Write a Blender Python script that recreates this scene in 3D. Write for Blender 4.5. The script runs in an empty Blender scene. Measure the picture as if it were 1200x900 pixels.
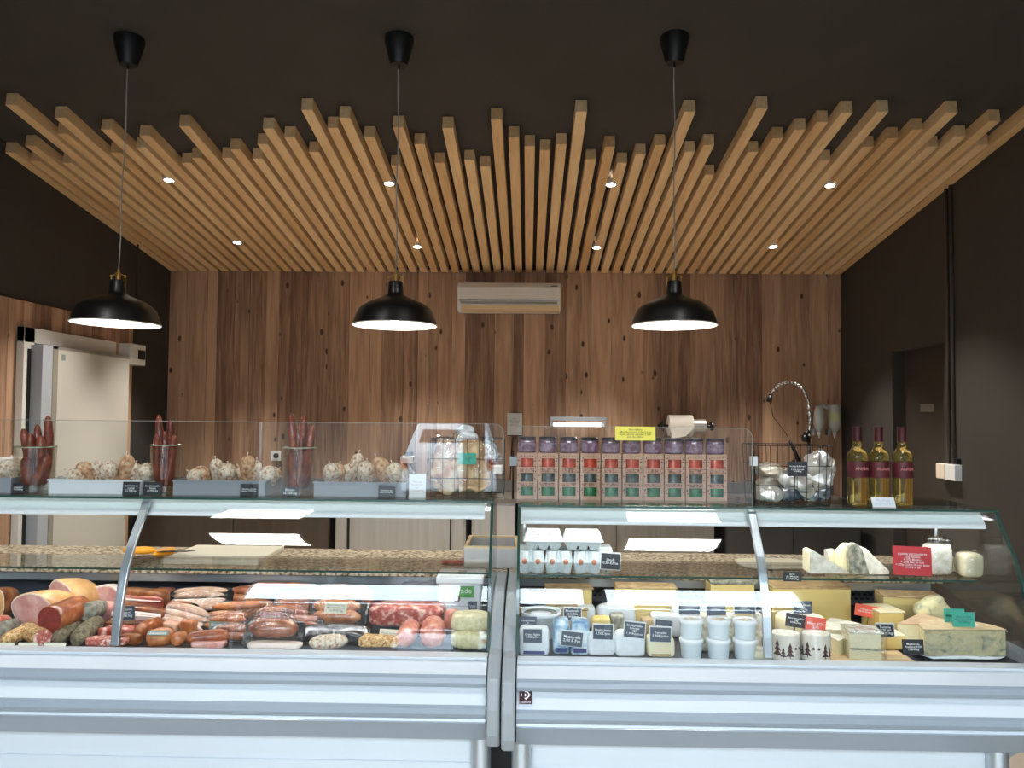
import bpy, bmesh, math, random
from mathutils import Vector, Matrix, Euler, noise

# ------------------------------------------------------------------ camera
SC = bpy.context.scene
COL = SC.collection
F = 935.0
CAM = Vector((0, 0, 1.6))
YAW, PIT, ROL = math.atan(19 / F), math.atan(35 / F), math.radians(0.5)
fw = Vector((-math.sin(YAW) * math.cos(PIT), math.cos(YAW) * math.cos(PIT), math.sin(PIT)))
rt0 = Vector((math.cos(YAW), math.sin(YAW), 0))
up0 = rt0.cross(fw)
rt = rt0 * math.cos(ROL) + up0 * math.sin(ROL)
up = up0 * math.cos(ROL) - rt0 * math.sin(ROL)
cd = bpy.data.cameras.new('camera')
cam = bpy.data.objects.new('camera', cd)
COL.objects.link(cam)
m = Matrix((rt, up, -fw)).transposed().to_4x4()
m.translation = CAM
cam.matrix_world = m
cd.sensor_width = 36
cd.lens = F / 1200 * 36
cd.clip_start = 0.02
SC.camera = cam

# ------------------------------------------------------------------ view + world
SC.view_settings.view_transform = 'Standard'
SC.view_settings.look = 'None'
SC.view_settings.gamma = 1
SC.view_settings.use_curve_mapping = False
SC.view_settings.exposure = 0.56
SKY_STRENGTH = 13.0
PENDANT = 170.0
SPOT_W = 130.0
CASE_LED = 14.0
PANEL = 22.0
w = bpy.data.worlds.new('sky')
SC.world = w
w.use_nodes = True
bg = w.node_tree.nodes['Background']
bg.inputs[0].default_value = (0.74, 0.88, 1.0, 1)
bg.inputs[1].default_value = SKY_STRENGTH
SC.cycles.max_bounces = 10
SC.cycles.transparent_max_bounces = 24
SC.cycles.sample_clamp_indirect = 6
SC.cycles.caustics_reflective = False
SC.cycles.caustics_refractive = False

def portal(x0, x1, z0, z1, y):
    ld = bpy.data.lights.new('window_daylight', 'AREA')
    ld.shape = 'RECTANGLE'
    ld.size, ld.size_y = x1 - x0, z1 - z0
    ld.cycles.is_portal = True
    o = bpy.data.objects.new('window_daylight', ld)
    COL.objects.link(o)
    o.location = ((x0 + x1) / 2, y, (z0 + z1) / 2)
    o.rotation_euler = (math.radians(90), 0, 0)   # faces +Y
    return o
WINS = [(-2.55, -0.55, 0.35, 3.05), (-0.45, 0.55, 0.05, 3.05), (0.65, 2.45, 0.35, 3.05)]
FY = -1.6
for (x0, x1, z0, z1) in WINS:
    portal(x0, x1, z0, z1, FY)

# ------------------------------------------------------------------ helpers
def ray(px, py):
    return fw + rt * ((px - 600) / F) + up * ((450 - py) / F)
def at(px, py, Y):
    d = ray(px, py)
    return CAM + d * (Y / d.y)
def onz(px, py, Z):
    d = ray(px, py)
    return CAM + d * ((Z - CAM.z) / d.z)
def onx(px, py, X):
    d = ray(px, py)
    return CAM + d * (X / d.x)
def s2l(v):
    v /= 255.0
    return v / 12.92 if v <= 0.04045 else ((v + 0.055) / 1.055) ** 2.4
def C(r, g, b):
    return (s2l(r), s2l(g), s2l(b), 1)

class MB:
    def __init__(s):
        s.bm = bmesh.new()
    def face(s, vs, mi=0):
        try:
            f = s.bm.faces.new(vs); f.material_index = mi; return f
        except ValueError:
            return None
    def box(s, x0, x1, y0, y1, z0, z1, mi=0, M=None):
        P = [(x0, y0, z0), (x1, y0, z0), (x1, y1, z0), (x0, y1, z0), (x0, y0, z1), (x1, y0, z1), (x1, y1, z1), (x0, y1, z1)]
        v = [s.bm.verts.new(M @ Vector(p) if M else p) for p in P]
        for q in ((3, 2, 1, 0), (4, 5, 6, 7), (0, 1, 5, 4), (1, 2, 6, 5), (2, 3, 7, 6), (3, 0, 4, 7)):
            s.face([v[i] for i in q], mi)
        return s
    def hexa(s, bot, top, mi=0):
        v = [s.bm.verts.new(p) for p in list(bot) + list(top)]
        n = len(bot)
        s.face(v[:n][::-1], mi); s.face(v[n:], mi)
        for i in range(n):
            j = (i + 1) % n
            s.face([v[i], v[j], v[n + j], v[n + i]], mi)
        return s
    def prism(s, poly, axis, a0, a1, mi=0, edge_mi=None, M=None):
        def mk(p, a):
            q = {'x': (a, p[0], p[1]), 'y': (p[0], a, p[1]), 'z': (p[0], p[1], a)}[axis]
            return M @ Vector(q) if M else Vector(q)
        A = [s.bm.verts.new(mk(p, a0)) for p in poly]
        B = [s.bm.verts.new(mk(p, a1)) for p in poly]
        s.face(A[::-1], mi); s.face(B, mi)
        n = len(poly)
        for i in range(n):
            j = (i + 1) % n
            s.face([A[i], A[j], B[j], B[i]], mi if edge_mi is None else edge_mi)
        return s
    def lathe(s, prof, seg=24, c=(0, 0, 0), mi=0, M=None, close=True):
        rows = []
        c = Vector(c)
        for (r, z) in prof:
            if r < 1e-6:
                p = c + Vector((0, 0, z))
                rows.append([s.bm.verts.new(M @ p if M else p)])
            else:
                row = []
                for k in range(seg):
                    a = 2 * math.pi * k / seg
                    p = c + Vector((r * math.cos(a), r * math.sin(a), z))
                    row.append(s.bm.verts.new(M @ p if M else p))
                rows.append(row)
        for a, b in zip(rows, rows[1:]):
            for k in range(seg):
                j = (k + 1) % seg
                if len(a) == 1 and len(b) == 1: continue
                if len(a) == 1: s.face([a[0], b[j], b[k]][::-1], mi)
                elif len(b) == 1: s.face([a[k], a[j], b[0]], mi)
                else: s.face([a[k], a[j], b[j], b[k]], mi)
        return s
    def tube(s, path, r, seg=8, mi=0, caps=True):
        path = [Vector(p) for p in path]
        n = len(path)
        rr = r if isinstance(r, (list, tuple)) else [r] * n
        rows = []; prev = None
        for i, p in enumerate(path):
            t = (path[min(i + 1, n - 1)] - path[max(i - 1, 0)]).normalized()
            if prev is None:
                a = Vector((0, 0, 1)) if abs(t.z) < 0.9 else Vector((1, 0, 0))
                u = t.cross(a).normalized()
            else:
                u = (prev - t * prev.dot(t)).normalized()
            prev = u
            v = t.cross(u)
            rows.append([s.bm.verts.new(p + (u * math.cos(2 * math.pi * k / seg) + v * math.sin(2 * math.pi * k / seg)) * rr[i]) for k in range(seg)])
        for a, b in zip(rows, rows[1:]):
            for k in range(seg):
                j = (k + 1) % seg
                s.face([a[k], a[j], b[j], b[k]], mi)
        if caps:
            s.face(rows[0][::-1], mi); s.face(rows[-1], mi)
        return s
    def blob(s, sx, sy, sz, c=(0, 0, 0), e=1.0, seed=0, amp=0.0, fr=20, nu=20, nv=12, mi=0, flat=0.0):
        """superellipsoid with noise; e<1 boxier"""
        def sg(v, p): return math.copysign(abs(v) ** p, v)
        rows = []
        for i in range(nv + 1):
            ph = -math.pi / 2 + math.pi * i / nv
            row = []
            for k in range(nu):
                th = 2 * math.pi * k / nu
                x = sx * sg(math.cos(ph), e) * sg(math.cos(th), e)
                y = sy * sg(math.cos(ph), e) * sg(math.sin(th), e)
                z = sz * sg(math.sin(ph), e if flat == 0 else flat)
                p = Vector((x, y, z))
                if amp:
                    d = noise.noise_vector(p * fr + Vector((seed * 3.1, seed * 7.7, seed)))
                    p += d * amp
                row.append(p + Vector(c))
            if i in (0, nv):
                rows.append([s.bm.verts.new(sum(row, Vector()) / nu)])
            else:
                rows.append([s.bm.verts.new(p) for p in row])
        for a, b in zip(rows, rows[1:]):
            for k in range(nu):
                j = (k + 1) % nu
                if len(a) == 1: s.face([a[0], b[j], b[k]], mi)
                elif len(b) == 1: s.face([a[k], a[j], b[0]], mi)
                else: s.face([a[k], a[j], b[j], b[k]], mi)
        return s
    def xf(s, M):
        bmesh.ops.transform(s.bm, matrix=M, verts=s.bm.verts)
        return s
    def build(s, name, mats, parent=None, loc=None, rot=None, smooth=False, bevel=0, sub=0, angle=None):
        bm = s.bm
        bmesh.ops.recalc_face_normals(bm, faces=bm.faces)
        me = bpy.data.meshes.new(name)
        bm.to_mesh(me); bm.free()
        for mt in (mats if isinstance(mats, (list, tuple)) else [mats]):
            me.materials.append(mt)
        if smooth:
            me.polygons.foreach_set('use_smooth', [True] * len(me.polygons))
            me.update()
            if angle:
                me.set_sharp_from_angle(angle=math.radians(angle))
        o = bpy.data.objects.new(name, me)
        COL.objects.link(o)
        if parent: o.parent = parent
        if loc is not None: o.location = loc
        if rot is not None: o.rotation_euler = rot
        if bevel:
            b = o.modifiers.new('bevel', 'BEVEL'); b.width = bevel; b.segments = 2; b.limit_method = 'ANGLE'
            b.angle_limit = math.radians(40)
        if sub:
            b = o.modifiers.new('sub', 'SUBSURF'); b.levels = sub; b.render_levels = sub
        return o

def tag(o, label, cat, group=None):
    o['label'] = label; o['category'] = cat
    if group: o['group'] = group
    return o
def thing(name, label, cat, loc=(0, 0, 0), rot=(0, 0, 0), group=None):
    o = bpy.data.objects.new(name, None)
    o.empty_display_size = 0.05
    COL.objects.link(o)
    o.location = loc
    o.rotation_euler = rot if not isinstance(rot, (int, float)) else (0, 0, rot)
    return tag(o, label, cat, group)
def struct(o):
    o['kind'] = 'structure'; return o
def dup(root, loc, rot=None, label=None, group=None):
    r = root.copy(); COL.objects.link(r); r.location = loc
    if rot is not None: r.rotation_euler = rot
    if label: r['label'] = label
    if group: r['group'] = group
    for ch in list(root.children):
        c = ch.copy(); COL.objects.link(c); c.parent = r
        for g in list(ch.children):
            d = g.copy(); COL.objects.link(d); d.parent = c
    return r
ORD = ['first', 'second', 'third', 'fourth', 'fifth', 'sixth', 'seventh', 'eighth', 'ninth', 'tenth', 'eleventh', 'twelfth', 'thirteenth', 'fourteenth', 'fifteenth', 'sixteenth', 'seventeenth', 'eighteenth', 'nineteenth', 'twentieth', 'twenty-first', 'twenty-second', 'twenty-third', 'twenty-fourth', 'twenty-fifth', 'twenty-sixth', 'twenty-seventh', 'twenty-eighth', 'twenty-ninth', 'thirtieth', 'thirty-first', 'thirty-second']

# ------------------------------------------------------------------ materials
def mat(name, color, rough=0.5, metal=0.0, spec=0.5, trans=0.0, emit=None, es=0.0, coat=0.0, sss=0.0, ior=1.45):
    M = bpy.data.materials.new(name); M.use_nodes = True
    p = M.node_tree.nodes['Principled BSDF']
    p.inputs['Base Color'].default_value = color
    p.inputs['Roughness'].default_value = rough
    p.inputs['Metallic'].default_value = metal
    p.inputs['Specular IOR Level'].default_value = spec
    p.inputs['Transmission Weight'].default_value = trans
    p.inputs['Coat Weight'].default_value = coat
    p.inputs['IOR'].default_value = ior
    if sss: p.inputs['Subsurface Weight'].default_value = sss; p.inputs['Subsurface Scale'].default_value = 0.01
    if emit:
        p.inputs['Emission Color'].default_value = emit
        p.inputs['Emission Strength'].default_value = es
    return M
def N(M, t, **kw):
    n = M.node_tree.nodes.new(t)
    for k, v in kw.items(): setattr(n, k, v)
    return n
def L(M, a, b): M.node_tree.links.new(a, b)
def ramp(M, stops, inp):
    r = N(M, 'ShaderNodeValToRGB')
    cr = r.color_ramp
    while len(cr.elements) < len(stops): cr.elements.new(0.5)
    for e, (p, c) in zip(cr.elements, stops): e.position = p; e.color = c
    L(M, inp, r.inputs[0])
    return r
def mottle(name, stops, scale=40, detail=4, rough=0.5, bump=0.0, stretch=(1, 1, 1), metal=0.0, coat=0.0, dist=0.0, spec=0.5, vor=False):
    """procedural blotched surface; stops = [(pos,color)...]"""
    M = mat(name, stops[0][1], rough, metal, spec, coat=coat)
    p = M.node_tree.nodes['Principled BSDF']
    tc = N(M, 'ShaderNodeTexCoord'); mp = N(M, 'ShaderNodeMapping')
    mp.inputs['Scale'].default_value = stretch
    oi = N(M, 'ShaderNodeObjectInfo'); cb = N(M, 'ShaderNodeMath', operation='MULTIPLY'); cb.inputs[1].default_value = 13
    L(M, oi.outputs['Random'], cb.inputs[0]); L(M, tc.outputs['Object'], mp.inputs['Vector']); L(M, cb.outputs[0], mp.inputs['Location'])
    if vor:
        n = N(M, 'ShaderNodeTexVoronoi'); n.inputs['Scale'].default_value = scale
        out = n.outputs['Distance']
    else:
        n = N(M, 'ShaderNodeTexNoise'); n.inputs['Scale'].default_value = scale; n.inputs['Detail'].default_value = detail
        n.inputs['Distortion'].default_value = dist
        out = n.outputs[0]
    L(M, mp.outputs[0], n.inputs['Vector'])
    r = ramp(M, stops, out)
    L(M, r.outputs[0], p.inputs['Base Color'])
    if bump:
        b = N(M, 'ShaderNodeBump'); b.inputs['Strength'].default_value = bump; b.inputs['Distance'].default_value = 0.004
        L(M, out, b.inputs['Height']); L(M, b.outputs[0], p.inputs['Normal'])
    return M
def wood(name, light, dark, axis=2, fine=60, knots=0.0, tone_attr=False, rough=0.6, tone_amt=0.5, knotscale=3.0):
    M = mat(name, light, rough)
    p = M.node_tree.nodes['Principled BSDF']
    tc = N(M, 'ShaderNodeTexCoord'); mp = N(M, 'ShaderNodeMapping')
    sc = [1, 1, 1]; sc[axis] = 0.06
    mp.inputs['Scale'].default_value = sc
    add = N(M, 'ShaderNodeVectorMath', operation='ADD')
    if tone_attr:
        src = N(M, 'ShaderNodeAttribute'); src.attribute_name = 'tone'; tone = src.outputs['Fac']
    else:
        src = N(M, 'ShaderNodeObjectInfo'); tone = src.outputs['Random']
    mu = N(M, 'ShaderNodeMath', operation='MULTIPLY'); mu.inputs[1].default_value = 57
    L(M, tone, mu.inputs[0]); L(M, tc.outputs['Object'], add.inputs[0]); L(M, mu.outputs[0], add.inputs[1])
    L(M, add.outputs[0], mp.inputs['Vector'])
    n1 = N(M, 'ShaderNodeTexNoise'); n1.inputs['Scale'].default_value = fine; n1.inputs['Detail'].default_value = 5; n1.inputs['Distortion'].default_value = 0.6
    n2 = N(M, 'ShaderNodeTexNoise'); n2.inputs['Scale'].default_value = fine * 0.15; n2.inputs['Detail'].default_value = 2
    L(M, mp.outputs[0], n1.inputs['Vector']); L(M, mp.outputs[0], n2.inputs['Vector'])
    a = N(M, 'ShaderNodeMath', operation='ADD'); L(M, n1.outputs[0], a.inputs[0]); L(M, n2.outputs[0], a.inputs[1])
    b = N(M, 'ShaderNodeMath', operation='MULTIPLY_ADD'); b.inputs[1].default_value = tone_amt; L(M, tone, b.inputs[0]); L(M, a.outputs[0], b.inputs[2])
    c = N(M, 'ShaderNodeMath', operation='SUBTRACT'); L(M, b.outputs[0], c.inputs[0]); c.inputs[1].default_value = 0.5 + tone_amt / 2
    r = ramp(M, [(0.12, dark), (0.85, light)], c.outputs[0])
    col = r.outputs[0]
    if knots:
        mk = N(M, 'ShaderNodeMapping'); s2 = [1, 1, 1]; s2[axis] = 0.55; mk.inputs['Scale'].default_value = s2
        L(M, add.outputs[0], mk.inputs['Vector'])
        v = N(M, 'ShaderNodeTexVoronoi'); v.inputs['Scale'].default_value = knotscale; L(M, mk.outputs[0], v.inputs['Vector'])
        nd = N(M, 'ShaderNodeTexNoise'); nd.inputs['Scale'].default_value = 25; L(M, add.outputs[0], nd.inputs['Vector'])
        sm = N(M, 'ShaderNodeMath', operation='MULTIPLY_ADD'); sm.inputs[1].default_value = 0.08; L(M, nd.outputs[0], sm.inputs[0]); L(M, v.outputs['Distance'], sm.inputs[2])
        kr = ramp(M, [(0.03 + knots, (1, 1, 1, 1)), (0.075 + knots, (0, 0, 0, 1))], sm.outputs[0])
        mx = N(M, 'ShaderNodeMix', data_type='RGBA'); L(M, kr.outputs[0], mx.inputs['Factor']); L(M, col, mx.inputs['A'])
        mx.inputs['B'].default_value = tuple(x * 0.35 for x in dark[:3]) + (1,)
        col = mx.outputs['Result']
    L(M, col, p.inputs['Base Color'])
    bp = N(M, 'ShaderNodeBump'); bp.inputs['Strength'].default_value = 0.15; bp.inputs['Distance'].default_value = 0.003
    L(M, n1.outputs[0], bp.inputs['Height']); L(M, bp.outputs[0], p.inputs['Normal'])
    return M
def thin_glass(name, tint=(0.98, 0.99, 0.985, 1), f0=0.04, bump=0, bscale=30, rough=0.0):
    M = bpy.data.materials.new(name); M.use_nodes = True
    nt = M.node_tree; nt.nodes.clear()
    out = N(M, 'ShaderNodeOutputMaterial'); mx = N(M, 'ShaderNodeMixShader')
    tr = N(M, 'ShaderNodeBsdfTransparent'); tr.inputs[0].default_value = tint
    gl = N(M, 'ShaderNodeBsdfGlossy'); gl.inputs['Roughness'].default_value = rough
    lw = N(M, 'ShaderNodeLayerWeight'); lw.inputs['Blend'].default_value = 0.5
    pw = N(M, 'ShaderNodeMath', operation='POWER'); pw.inputs[1].default_value = 5
    ma = N(M, 'ShaderNodeMath', operation='MULTIPLY_ADD'); ma.inputs[1].default_value = 1 - f0; ma.inputs[2].default_value = f0
    L(M, lw.outputs['Facing'], pw.inputs[0]); L(M, pw.outputs[0], ma.inputs[0]); L(M, ma.outputs[0], mx.inputs[0])
    L(M, tr.outputs[0], mx.inputs[1]); L(M, gl.outputs[0], mx.inputs[2]); L(M, mx.outputs[0], out.inputs[0])
    if bump:
        n = N(M, 'ShaderNodeTexNoise'); n.inputs['Scale'].default_value = bscale; n.inputs['Detail'].default_value = 3
        tc = N(M, 'ShaderNodeTexCoord'); L(M, tc.outputs['Object'], n.inputs['Vector'])
        b = N(M, 'ShaderNodeBump'); b.inputs['Strength'].default_value = bump; b.inputs['Distance'].default_value = 0.01
        L(M, n.outputs[0], b.inputs['Height']); L(M, b.outputs[0], gl.inputs['Normal']); L(M, b.outputs[0], lw.inputs['Normal'])
    return M

m_darkwall = mottle('dark_brown_plaster', [(0.3, C(54, 50, 46)), (0.7, C(58, 54, 49))], 3, rough=0.85)
m_ceil = mottle('dark_brown_ceiling', [(0.3, C(60, 55, 50)), (0.7, C(65, 59, 54))], 3, rough=0.9)
m_slat = wood('pine_slat', C(236, 204, 158), C(208, 166, 116), axis=1, fine=45, knots=0.0, tone_amt=0.45, knotscale=5)
m_plank = wood('old_spruce_planks', C(204, 166, 136), C(122, 92, 74), axis=2, fine=38, knots=0.10, tone_attr=True, tone_amt=0.62, knotscale=7.5)
m_floor = mottle('grey_brown_floor_tile', [(0.3, C(176, 164, 148)), (0.7, C(190, 178, 162))], 6, rough=0.4)
m_white = mat('white_enamel', C(222, 224, 224), 0.35)
m_offwhite = mat('cream_panel', C(190, 188, 180), 0.5)
m_housing = mat('white_lamp_housing', C(236, 240, 242), 0.35)
m_case = mat('light_grey_lacquered_metal', C(205, 211, 216), 0.28, 0.0, 0.6, coat=0.3)
m_alu = mat('brushed_aluminium', C(190, 198, 204), 0.3, 0.85)
m_gable = mat('grey_plastic_gable', C(150, 155, 158), 0.45)
m_steel = mottle('stainless_steel', [(0.2, C(176, 173, 170)), (0.8, C(198, 195, 190))], 30, rough=0.38, metal=0.6, stretch=(1, 1, 0.03))
m_steel_mid = mottle('mid_stainless', [(0.2, C(128, 121, 114)), (0.8, C(148, 141, 132))], 30, rough=0.38, metal=0.6, stretch=(1, 1, 0.03))
m_steel_br = mottle('brown_lacquered_steel', [(0.2, C(82, 72, 64)), (0.8, C(96, 84, 74))], 20, rough=0.35, metal=0.5, stretch=(1, 1, 0.03))
m_bumper_skirtshade = mat('grey_bumper_and_skirt_shade', C(146, 156, 166), 0.3, 0.0, 0.6, coat=0.4)  # real grey on the bumpers, painted shade on the skirt
m_steel_dk = mottle('dark_stainless', [(0.2, C(112, 104, 97)), (0.8, C(130, 121, 112))], 30, rough=0.38, metal=0.6, stretch=(1, 1, 0.03))
m_cab_dk = mat('anthracite_cabinet', C(58, 55, 53), 0.4)
m_black = mat('black_plastic', C(18, 18, 19), 0.4)
m_lampblk = mat('black_lamp_metal', C(26, 23, 22), 0.35, 0.0, 0.6)
m_brass = mat('brass', C(205, 165, 90), 0.3, 0.9)
m_cable = mat('grey_fabric_cable', C(150, 148, 145), 0.7)
m_lampin = mat('white_lamp_inside', C(245, 243, 238), 0.5)
m_bulb = mat('lit_bulb', (1, 1, 1, 1), 0.4, emit=(1.0, 0.95, 0.87, 1), es=PENDANT)
m_spotdisc = mat('lit_downlight_lens', (1, 1, 1, 1), 0.4, emit=(1.0, 0.93, 0.84, 1), es=25)
m_led = mat('lit_case_led', (1, 1, 1, 1), 0.4, emit=(0.95, 0.97, 1.0, 1), es=CASE_LED)
m_panel = mat('lit_ceiling_panel', (1, 1, 1, 1), 0.4, emit=(1, 0.98, 0.95, 1), es=PANEL)
m_glass = thin_glass('clear_glass')
m_glassedge = mat('green_glass_edge', C(44, 72, 64), 0.15, 0.0, 0.8)
m_film = thin_glass('clear_plastic_film', (0.96, 0.96, 0.96, 1), 0.09, bump=0.9, bscale=34, rough=0.1)
m_granite = mottle('speckled_granite', [(0.38, C(84, 70, 54)), (0.47, C(164, 144, 116)), (0.6, C(214, 200, 174))], 65, detail=5, rough=0.5)
m_perf = mat('perforated_dark_metal', C(128, 130, 134), 0.4, 0.4)
m_liner = mat('blue_grey_case_liner', C(84, 90, 104), 0.35, 0.3)
m_deck = mat('stainless_deck', C(64, 66, 70), 0.35, 0.6)
m_tagblk = mat('black_slate_card', C(38, 38, 42), 0.5)
m_chalk = mat('white_print', C(235, 235, 235), 0.6)
m_ink = mat('dark_print', C(40, 40, 42), 0.6)
m_wire = mat('dark_wire', C(48, 44, 42), 0.4, 0.6)

# ------------------------------------------------------------------ room
YB = 7.29
XL, XR = at(200, 318, YB).x, at(985, 322, YB).x
SLOPE = 0.139
ZB = at(600, 320, YB).z
def slat_z(y): return ZB + SLOPE * (YB - y)
def ceil_z(y): return slat_z(y) + 0.075
b = MB(); b.box(XL - 0.1, XR + 0.1, FY - 0.2, YB + 0.15, -0.06, 0)
struct(b.build('floor', m_floor))
b = MB(); b.prism([(FY - 0.2, ceil_z(FY - 0.2)), (YB + 0.15, ceil_z(YB + 0.15)), (YB + 0.15, ceil_z(YB + 0.15) + 0.12), (FY - 0.2, ceil_z(FY - 0.2) + 0.12)], 'x', XL - 0.1, XR + 0.1)
struct(b.build('ceiling', m_ceil))
b = MB(); b.box(XL - 0.12, XL, FY, YB, 0, 4.4)
struct(b.build('wall_left', m_darkwall))
# right wall with the door recess
DY0, DY1, DZ = onx(1107, 500, XR).y, onx(1046, 500, XR).y, onx(1107, 400.6, XR).z
b = MB()
b.box(XR, XR + 0.16, FY, DY0, 0, 4.4); b.box(XR, XR + 0.16, DY1, YB, 0, 4.4); b.box(XR, XR + 0.16, DY0, DY1, DZ, 4.4)
struct(b.build('wall_right', m_darkwall))
b = MB(); b.box(XR + 0.09, XR + 0.13, DY0, DY1, 0, DZ)
door = struct(b.build('door_1', mat('dark_brown_door', C(54, 48, 42), 0.6)))
p = onx(1087, 478, XR + 0.09)
b = MB(); b.box(XR + 0.085, XR + 0.0898, p.y - 0.1, p.y + 0.1, p.z - 0.03, p.z + 0.03)
tag(b.build('door_sign', mat('grey_sign', C(105, 98, 90), 0.5)), 'small dull grey sign plate on the dark recessed door', 'sign')
# front wall with the shop windows (behind the viewer)
b = MB()
xs = [XL]
for (x0, x1, z0, z1) in WINS:
    b.box(xs[-1], x0, FY - 0.15, FY, 0, 4.4); b.box(x0, x1, FY - 0.15, FY, 0, z0); b.box(x0, x1, FY - 0.15, FY, z1, 4.4)
    xs.append(x1)
b.box(xs[-1], XR, FY - 0.15, FY, 0, 4.4)
struct(b.build('wall_front', m_darkwall))
for i, (x0, x1, z0, z1) in enumerate(WINS):
    b = MB(); t = 0.05
    b.box(x0, x0 + t, FY - 0.12, FY - 0.05, z0, z1); b.box(x1 - t, x1, FY - 0.12, FY - 0.05, z0, z1)
    b.box(x0 + t, x1 - t, FY - 0.12, FY - 0.05, z0, z0 + t); b.box(x0 + t, x1 - t, FY - 0.12, FY - 0.05, z1 - t, z1)
    b.box(x0 + t, x1 - t, FY - 0.12, FY - 0.05, 2.08, 2.2)
    struct(b.build('window_%d' % (i + 1), m_white))
b = MB(); b.box(-30, 30, -40, FY - 0.2, -0.12, -0.06)
struct(b.build('ground', mottle('grey_asphalt', [(0.3, C(62, 62, 64)), (0.7, C(76, 76, 76))], 5, rough=0.8)))

# street front opposite, seen only in the glass reflections
b = MB(); b.box(-14, 14, -16.4, -16, -0.06, 5.6)
o = b.build('opposite_building_wall', mottle('dull_render', [(0.3, C(60, 56, 52)), (0.7, C(74, 68, 62))], 2, rough=0.9))
struct(o)

# car parked in the street, mirrored in the glass screen
t = thing('hatchback_car', 'white hatchback car parked outside, mirrored in the glass screen over the sausages', 'car', (-1.42, -8.6, -0.06))
m_carw = mat('white_car_paint', C(236, 240, 244), 0.3, coat=0.5); m_carg = mat('dark_car_glass', C(30, 34, 38), 0.1)
b = MB(); b.hexa([(-0.86, 0, .25), (.86, 0, .25), (.86, -3.9, .25), (-.86, -3.9, .25)], [(-0.84, -0.02, .92), (.84, -0.02, .92), (.82, -3.8, .78), (-.82, -3.8, .78)])
b.build('body', m_carw, t, bevel=.06)
b = MB(); b.hexa([(-.80, -.05, .92), (.80, -.05, .92), (.78, -2.9, .86), (-.78, -2.9, .86)], [(-.62, -.42, 1.47), (.62, -.42, 1.47), (.60, -2.0, 1.47), (-.60, -2.0, 1.47)])
b.build('cabin', m_carw, t, bevel=.04)
b = MB(); b.hexa([(-.60, -.10, .98), (.60, -.10, .98), (.60, -.3, .98), (-.60, -.3, .98)], [(-.50, -.33, 1.36), (.50, -.33, 1.36), (.50, -.45, 1.36), (-.50, -.45, 1.36)])
b.build('rear_window', m_carg, t)
for sx in (-.78, .78):
    for yy in (-.7, -3.1):
        MB().lathe([(0, -.1), (.28, -.1), (.31, -.06), (.31, .06), (.28, .1), (0, .1)], 24).xf(Matrix.Translation((sx, yy, .31)) @ Matrix.Rotation(math.pi / 2, 4, 'Y')).build('wheel', m_black, t, smooth=True, angle=40)
    MB().box(sx - .08, sx + .04, -0.02, .02, .66, .84).build('tail_lamp', mat('red_lamp', C(150, 24, 24), .3), t)

# plank cladding
def planks(name, a0, a1, z0, z1, axis, pos, seed, wmin=0.09, wmax=0.2):
    R = random.Random(seed)
    b = MB(); a = a0; tones = []
    while a < a1 - 0.01:
        wd = R.uniform(wmin, wmax); e = min(a + wd, a1)
        if a1 - e < 0.05: e = a1
        d = R.uniform(0, 0.004); t = R.random()
        n0 = len(b.bm.faces)
        if axis == 'x': b.box(a + 0.001, e - 0.001, pos - 0.02 - d, pos, z0, z1)
        else: b.box(pos, pos + 0.02 + d, a + 0.001, e - 0.001, z0, z1)
        tones += [t] * 6
        a = e
    me_o = b.build(name, m_plank)
    me = me_o.data
    at_ = me.attributes.new('tone', 'FLOAT', 'FACE')
    at_.data.foreach_set('value', tones)
    return struct(me_o)
b = MB(); b.box(XL - 0.1, XR + 0.1, YB + 0.02, YB + 0.14, 0, 3.1)
struct(b.build('wall_back', m_darkwall))
planks('trim_1', XL, XR, 0, slat_z(YB) + 0.03, 'x', YB + 0.02, 5)
PY1 = onx(150, 500, XL).y
planks('trim_2', 3.2, PY1, 0, onx(0, 347, XL).z, 'y', XL, 9, 0.08, 0.16)

# ------------------------------------------------------------------ ceiling slats
ends = [179, 189, 171, 191, 123, 157, 138, 179, 152, 173, 159, 191, 185, 148, 185, 175, 186, 169, 151, 161, 178, 129, 150, 138, 161, 194, 149, 169, 191, 150, 188, 195, 140, 161, 171, 176, 169, 131,
        187, 172, 191, 181, 170, 131, 178, 170, 205, 127, 178, 162, 152, 143, 132, 188, 131, 172, 162, 152, 132, 172, 160, 142, 170, 122]
anc = [(0, -411), (22, -146), (37, 36), (43, 113), (63, 362)]
def uof(i):
    for (i0, u0), (i1, u1) in zip(anc, anc[1:]):
        if i <= i1: return u0 + (u1 - u0) * (i - i0) / (i1 - i0)
nrm = Vector((0, SLOPE, 1)).normalized()
def slat_hit(px, py):
    d = ray(px, py); # plane z = 2.886 + SLOPE*(YB-y)
    t = (ZB + SLOPE * YB - CAM.z) / (d.z + SLOPE * d.y)
    return CAM + d * t
SX = []
TILT = math.atan(SLOPE)
for i, ey in enumerate(ends):
    u = uof(i)
    ex = 619 + u * (615 - ey) / 293.0
    ex += (450 - ey) * 0.0087
    h = slat_hit(ex, ey)
    X = max(XL + 0.035, min(XR - 0.035, h.x))
    SX.append(X)
    ln = (YB - 0.01 - h.y) / math.cos(TILT)
    b = MB(); b.box(-0.032, 0.032, 0, ln, 0.0, 0.073)
    side = ('%s from the left wall' % ORD[i]) if i < 32 else ('%s from the right wall' % ORD[63 - i])
    kind = 'long' if ey < 145 else ('short' if ey > 183 else 'medium')
    o = b.build('ceiling_slat', m_slat, loc=(X, h.y, slat_z(h.y)), rot=(-TILT, 0, 0), bevel=0.002)
    tag(o, '%s pine ceiling slat, %s' % (kind, side), 'ceiling slat', 'pine slats fanned across the dark ceiling')

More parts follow.
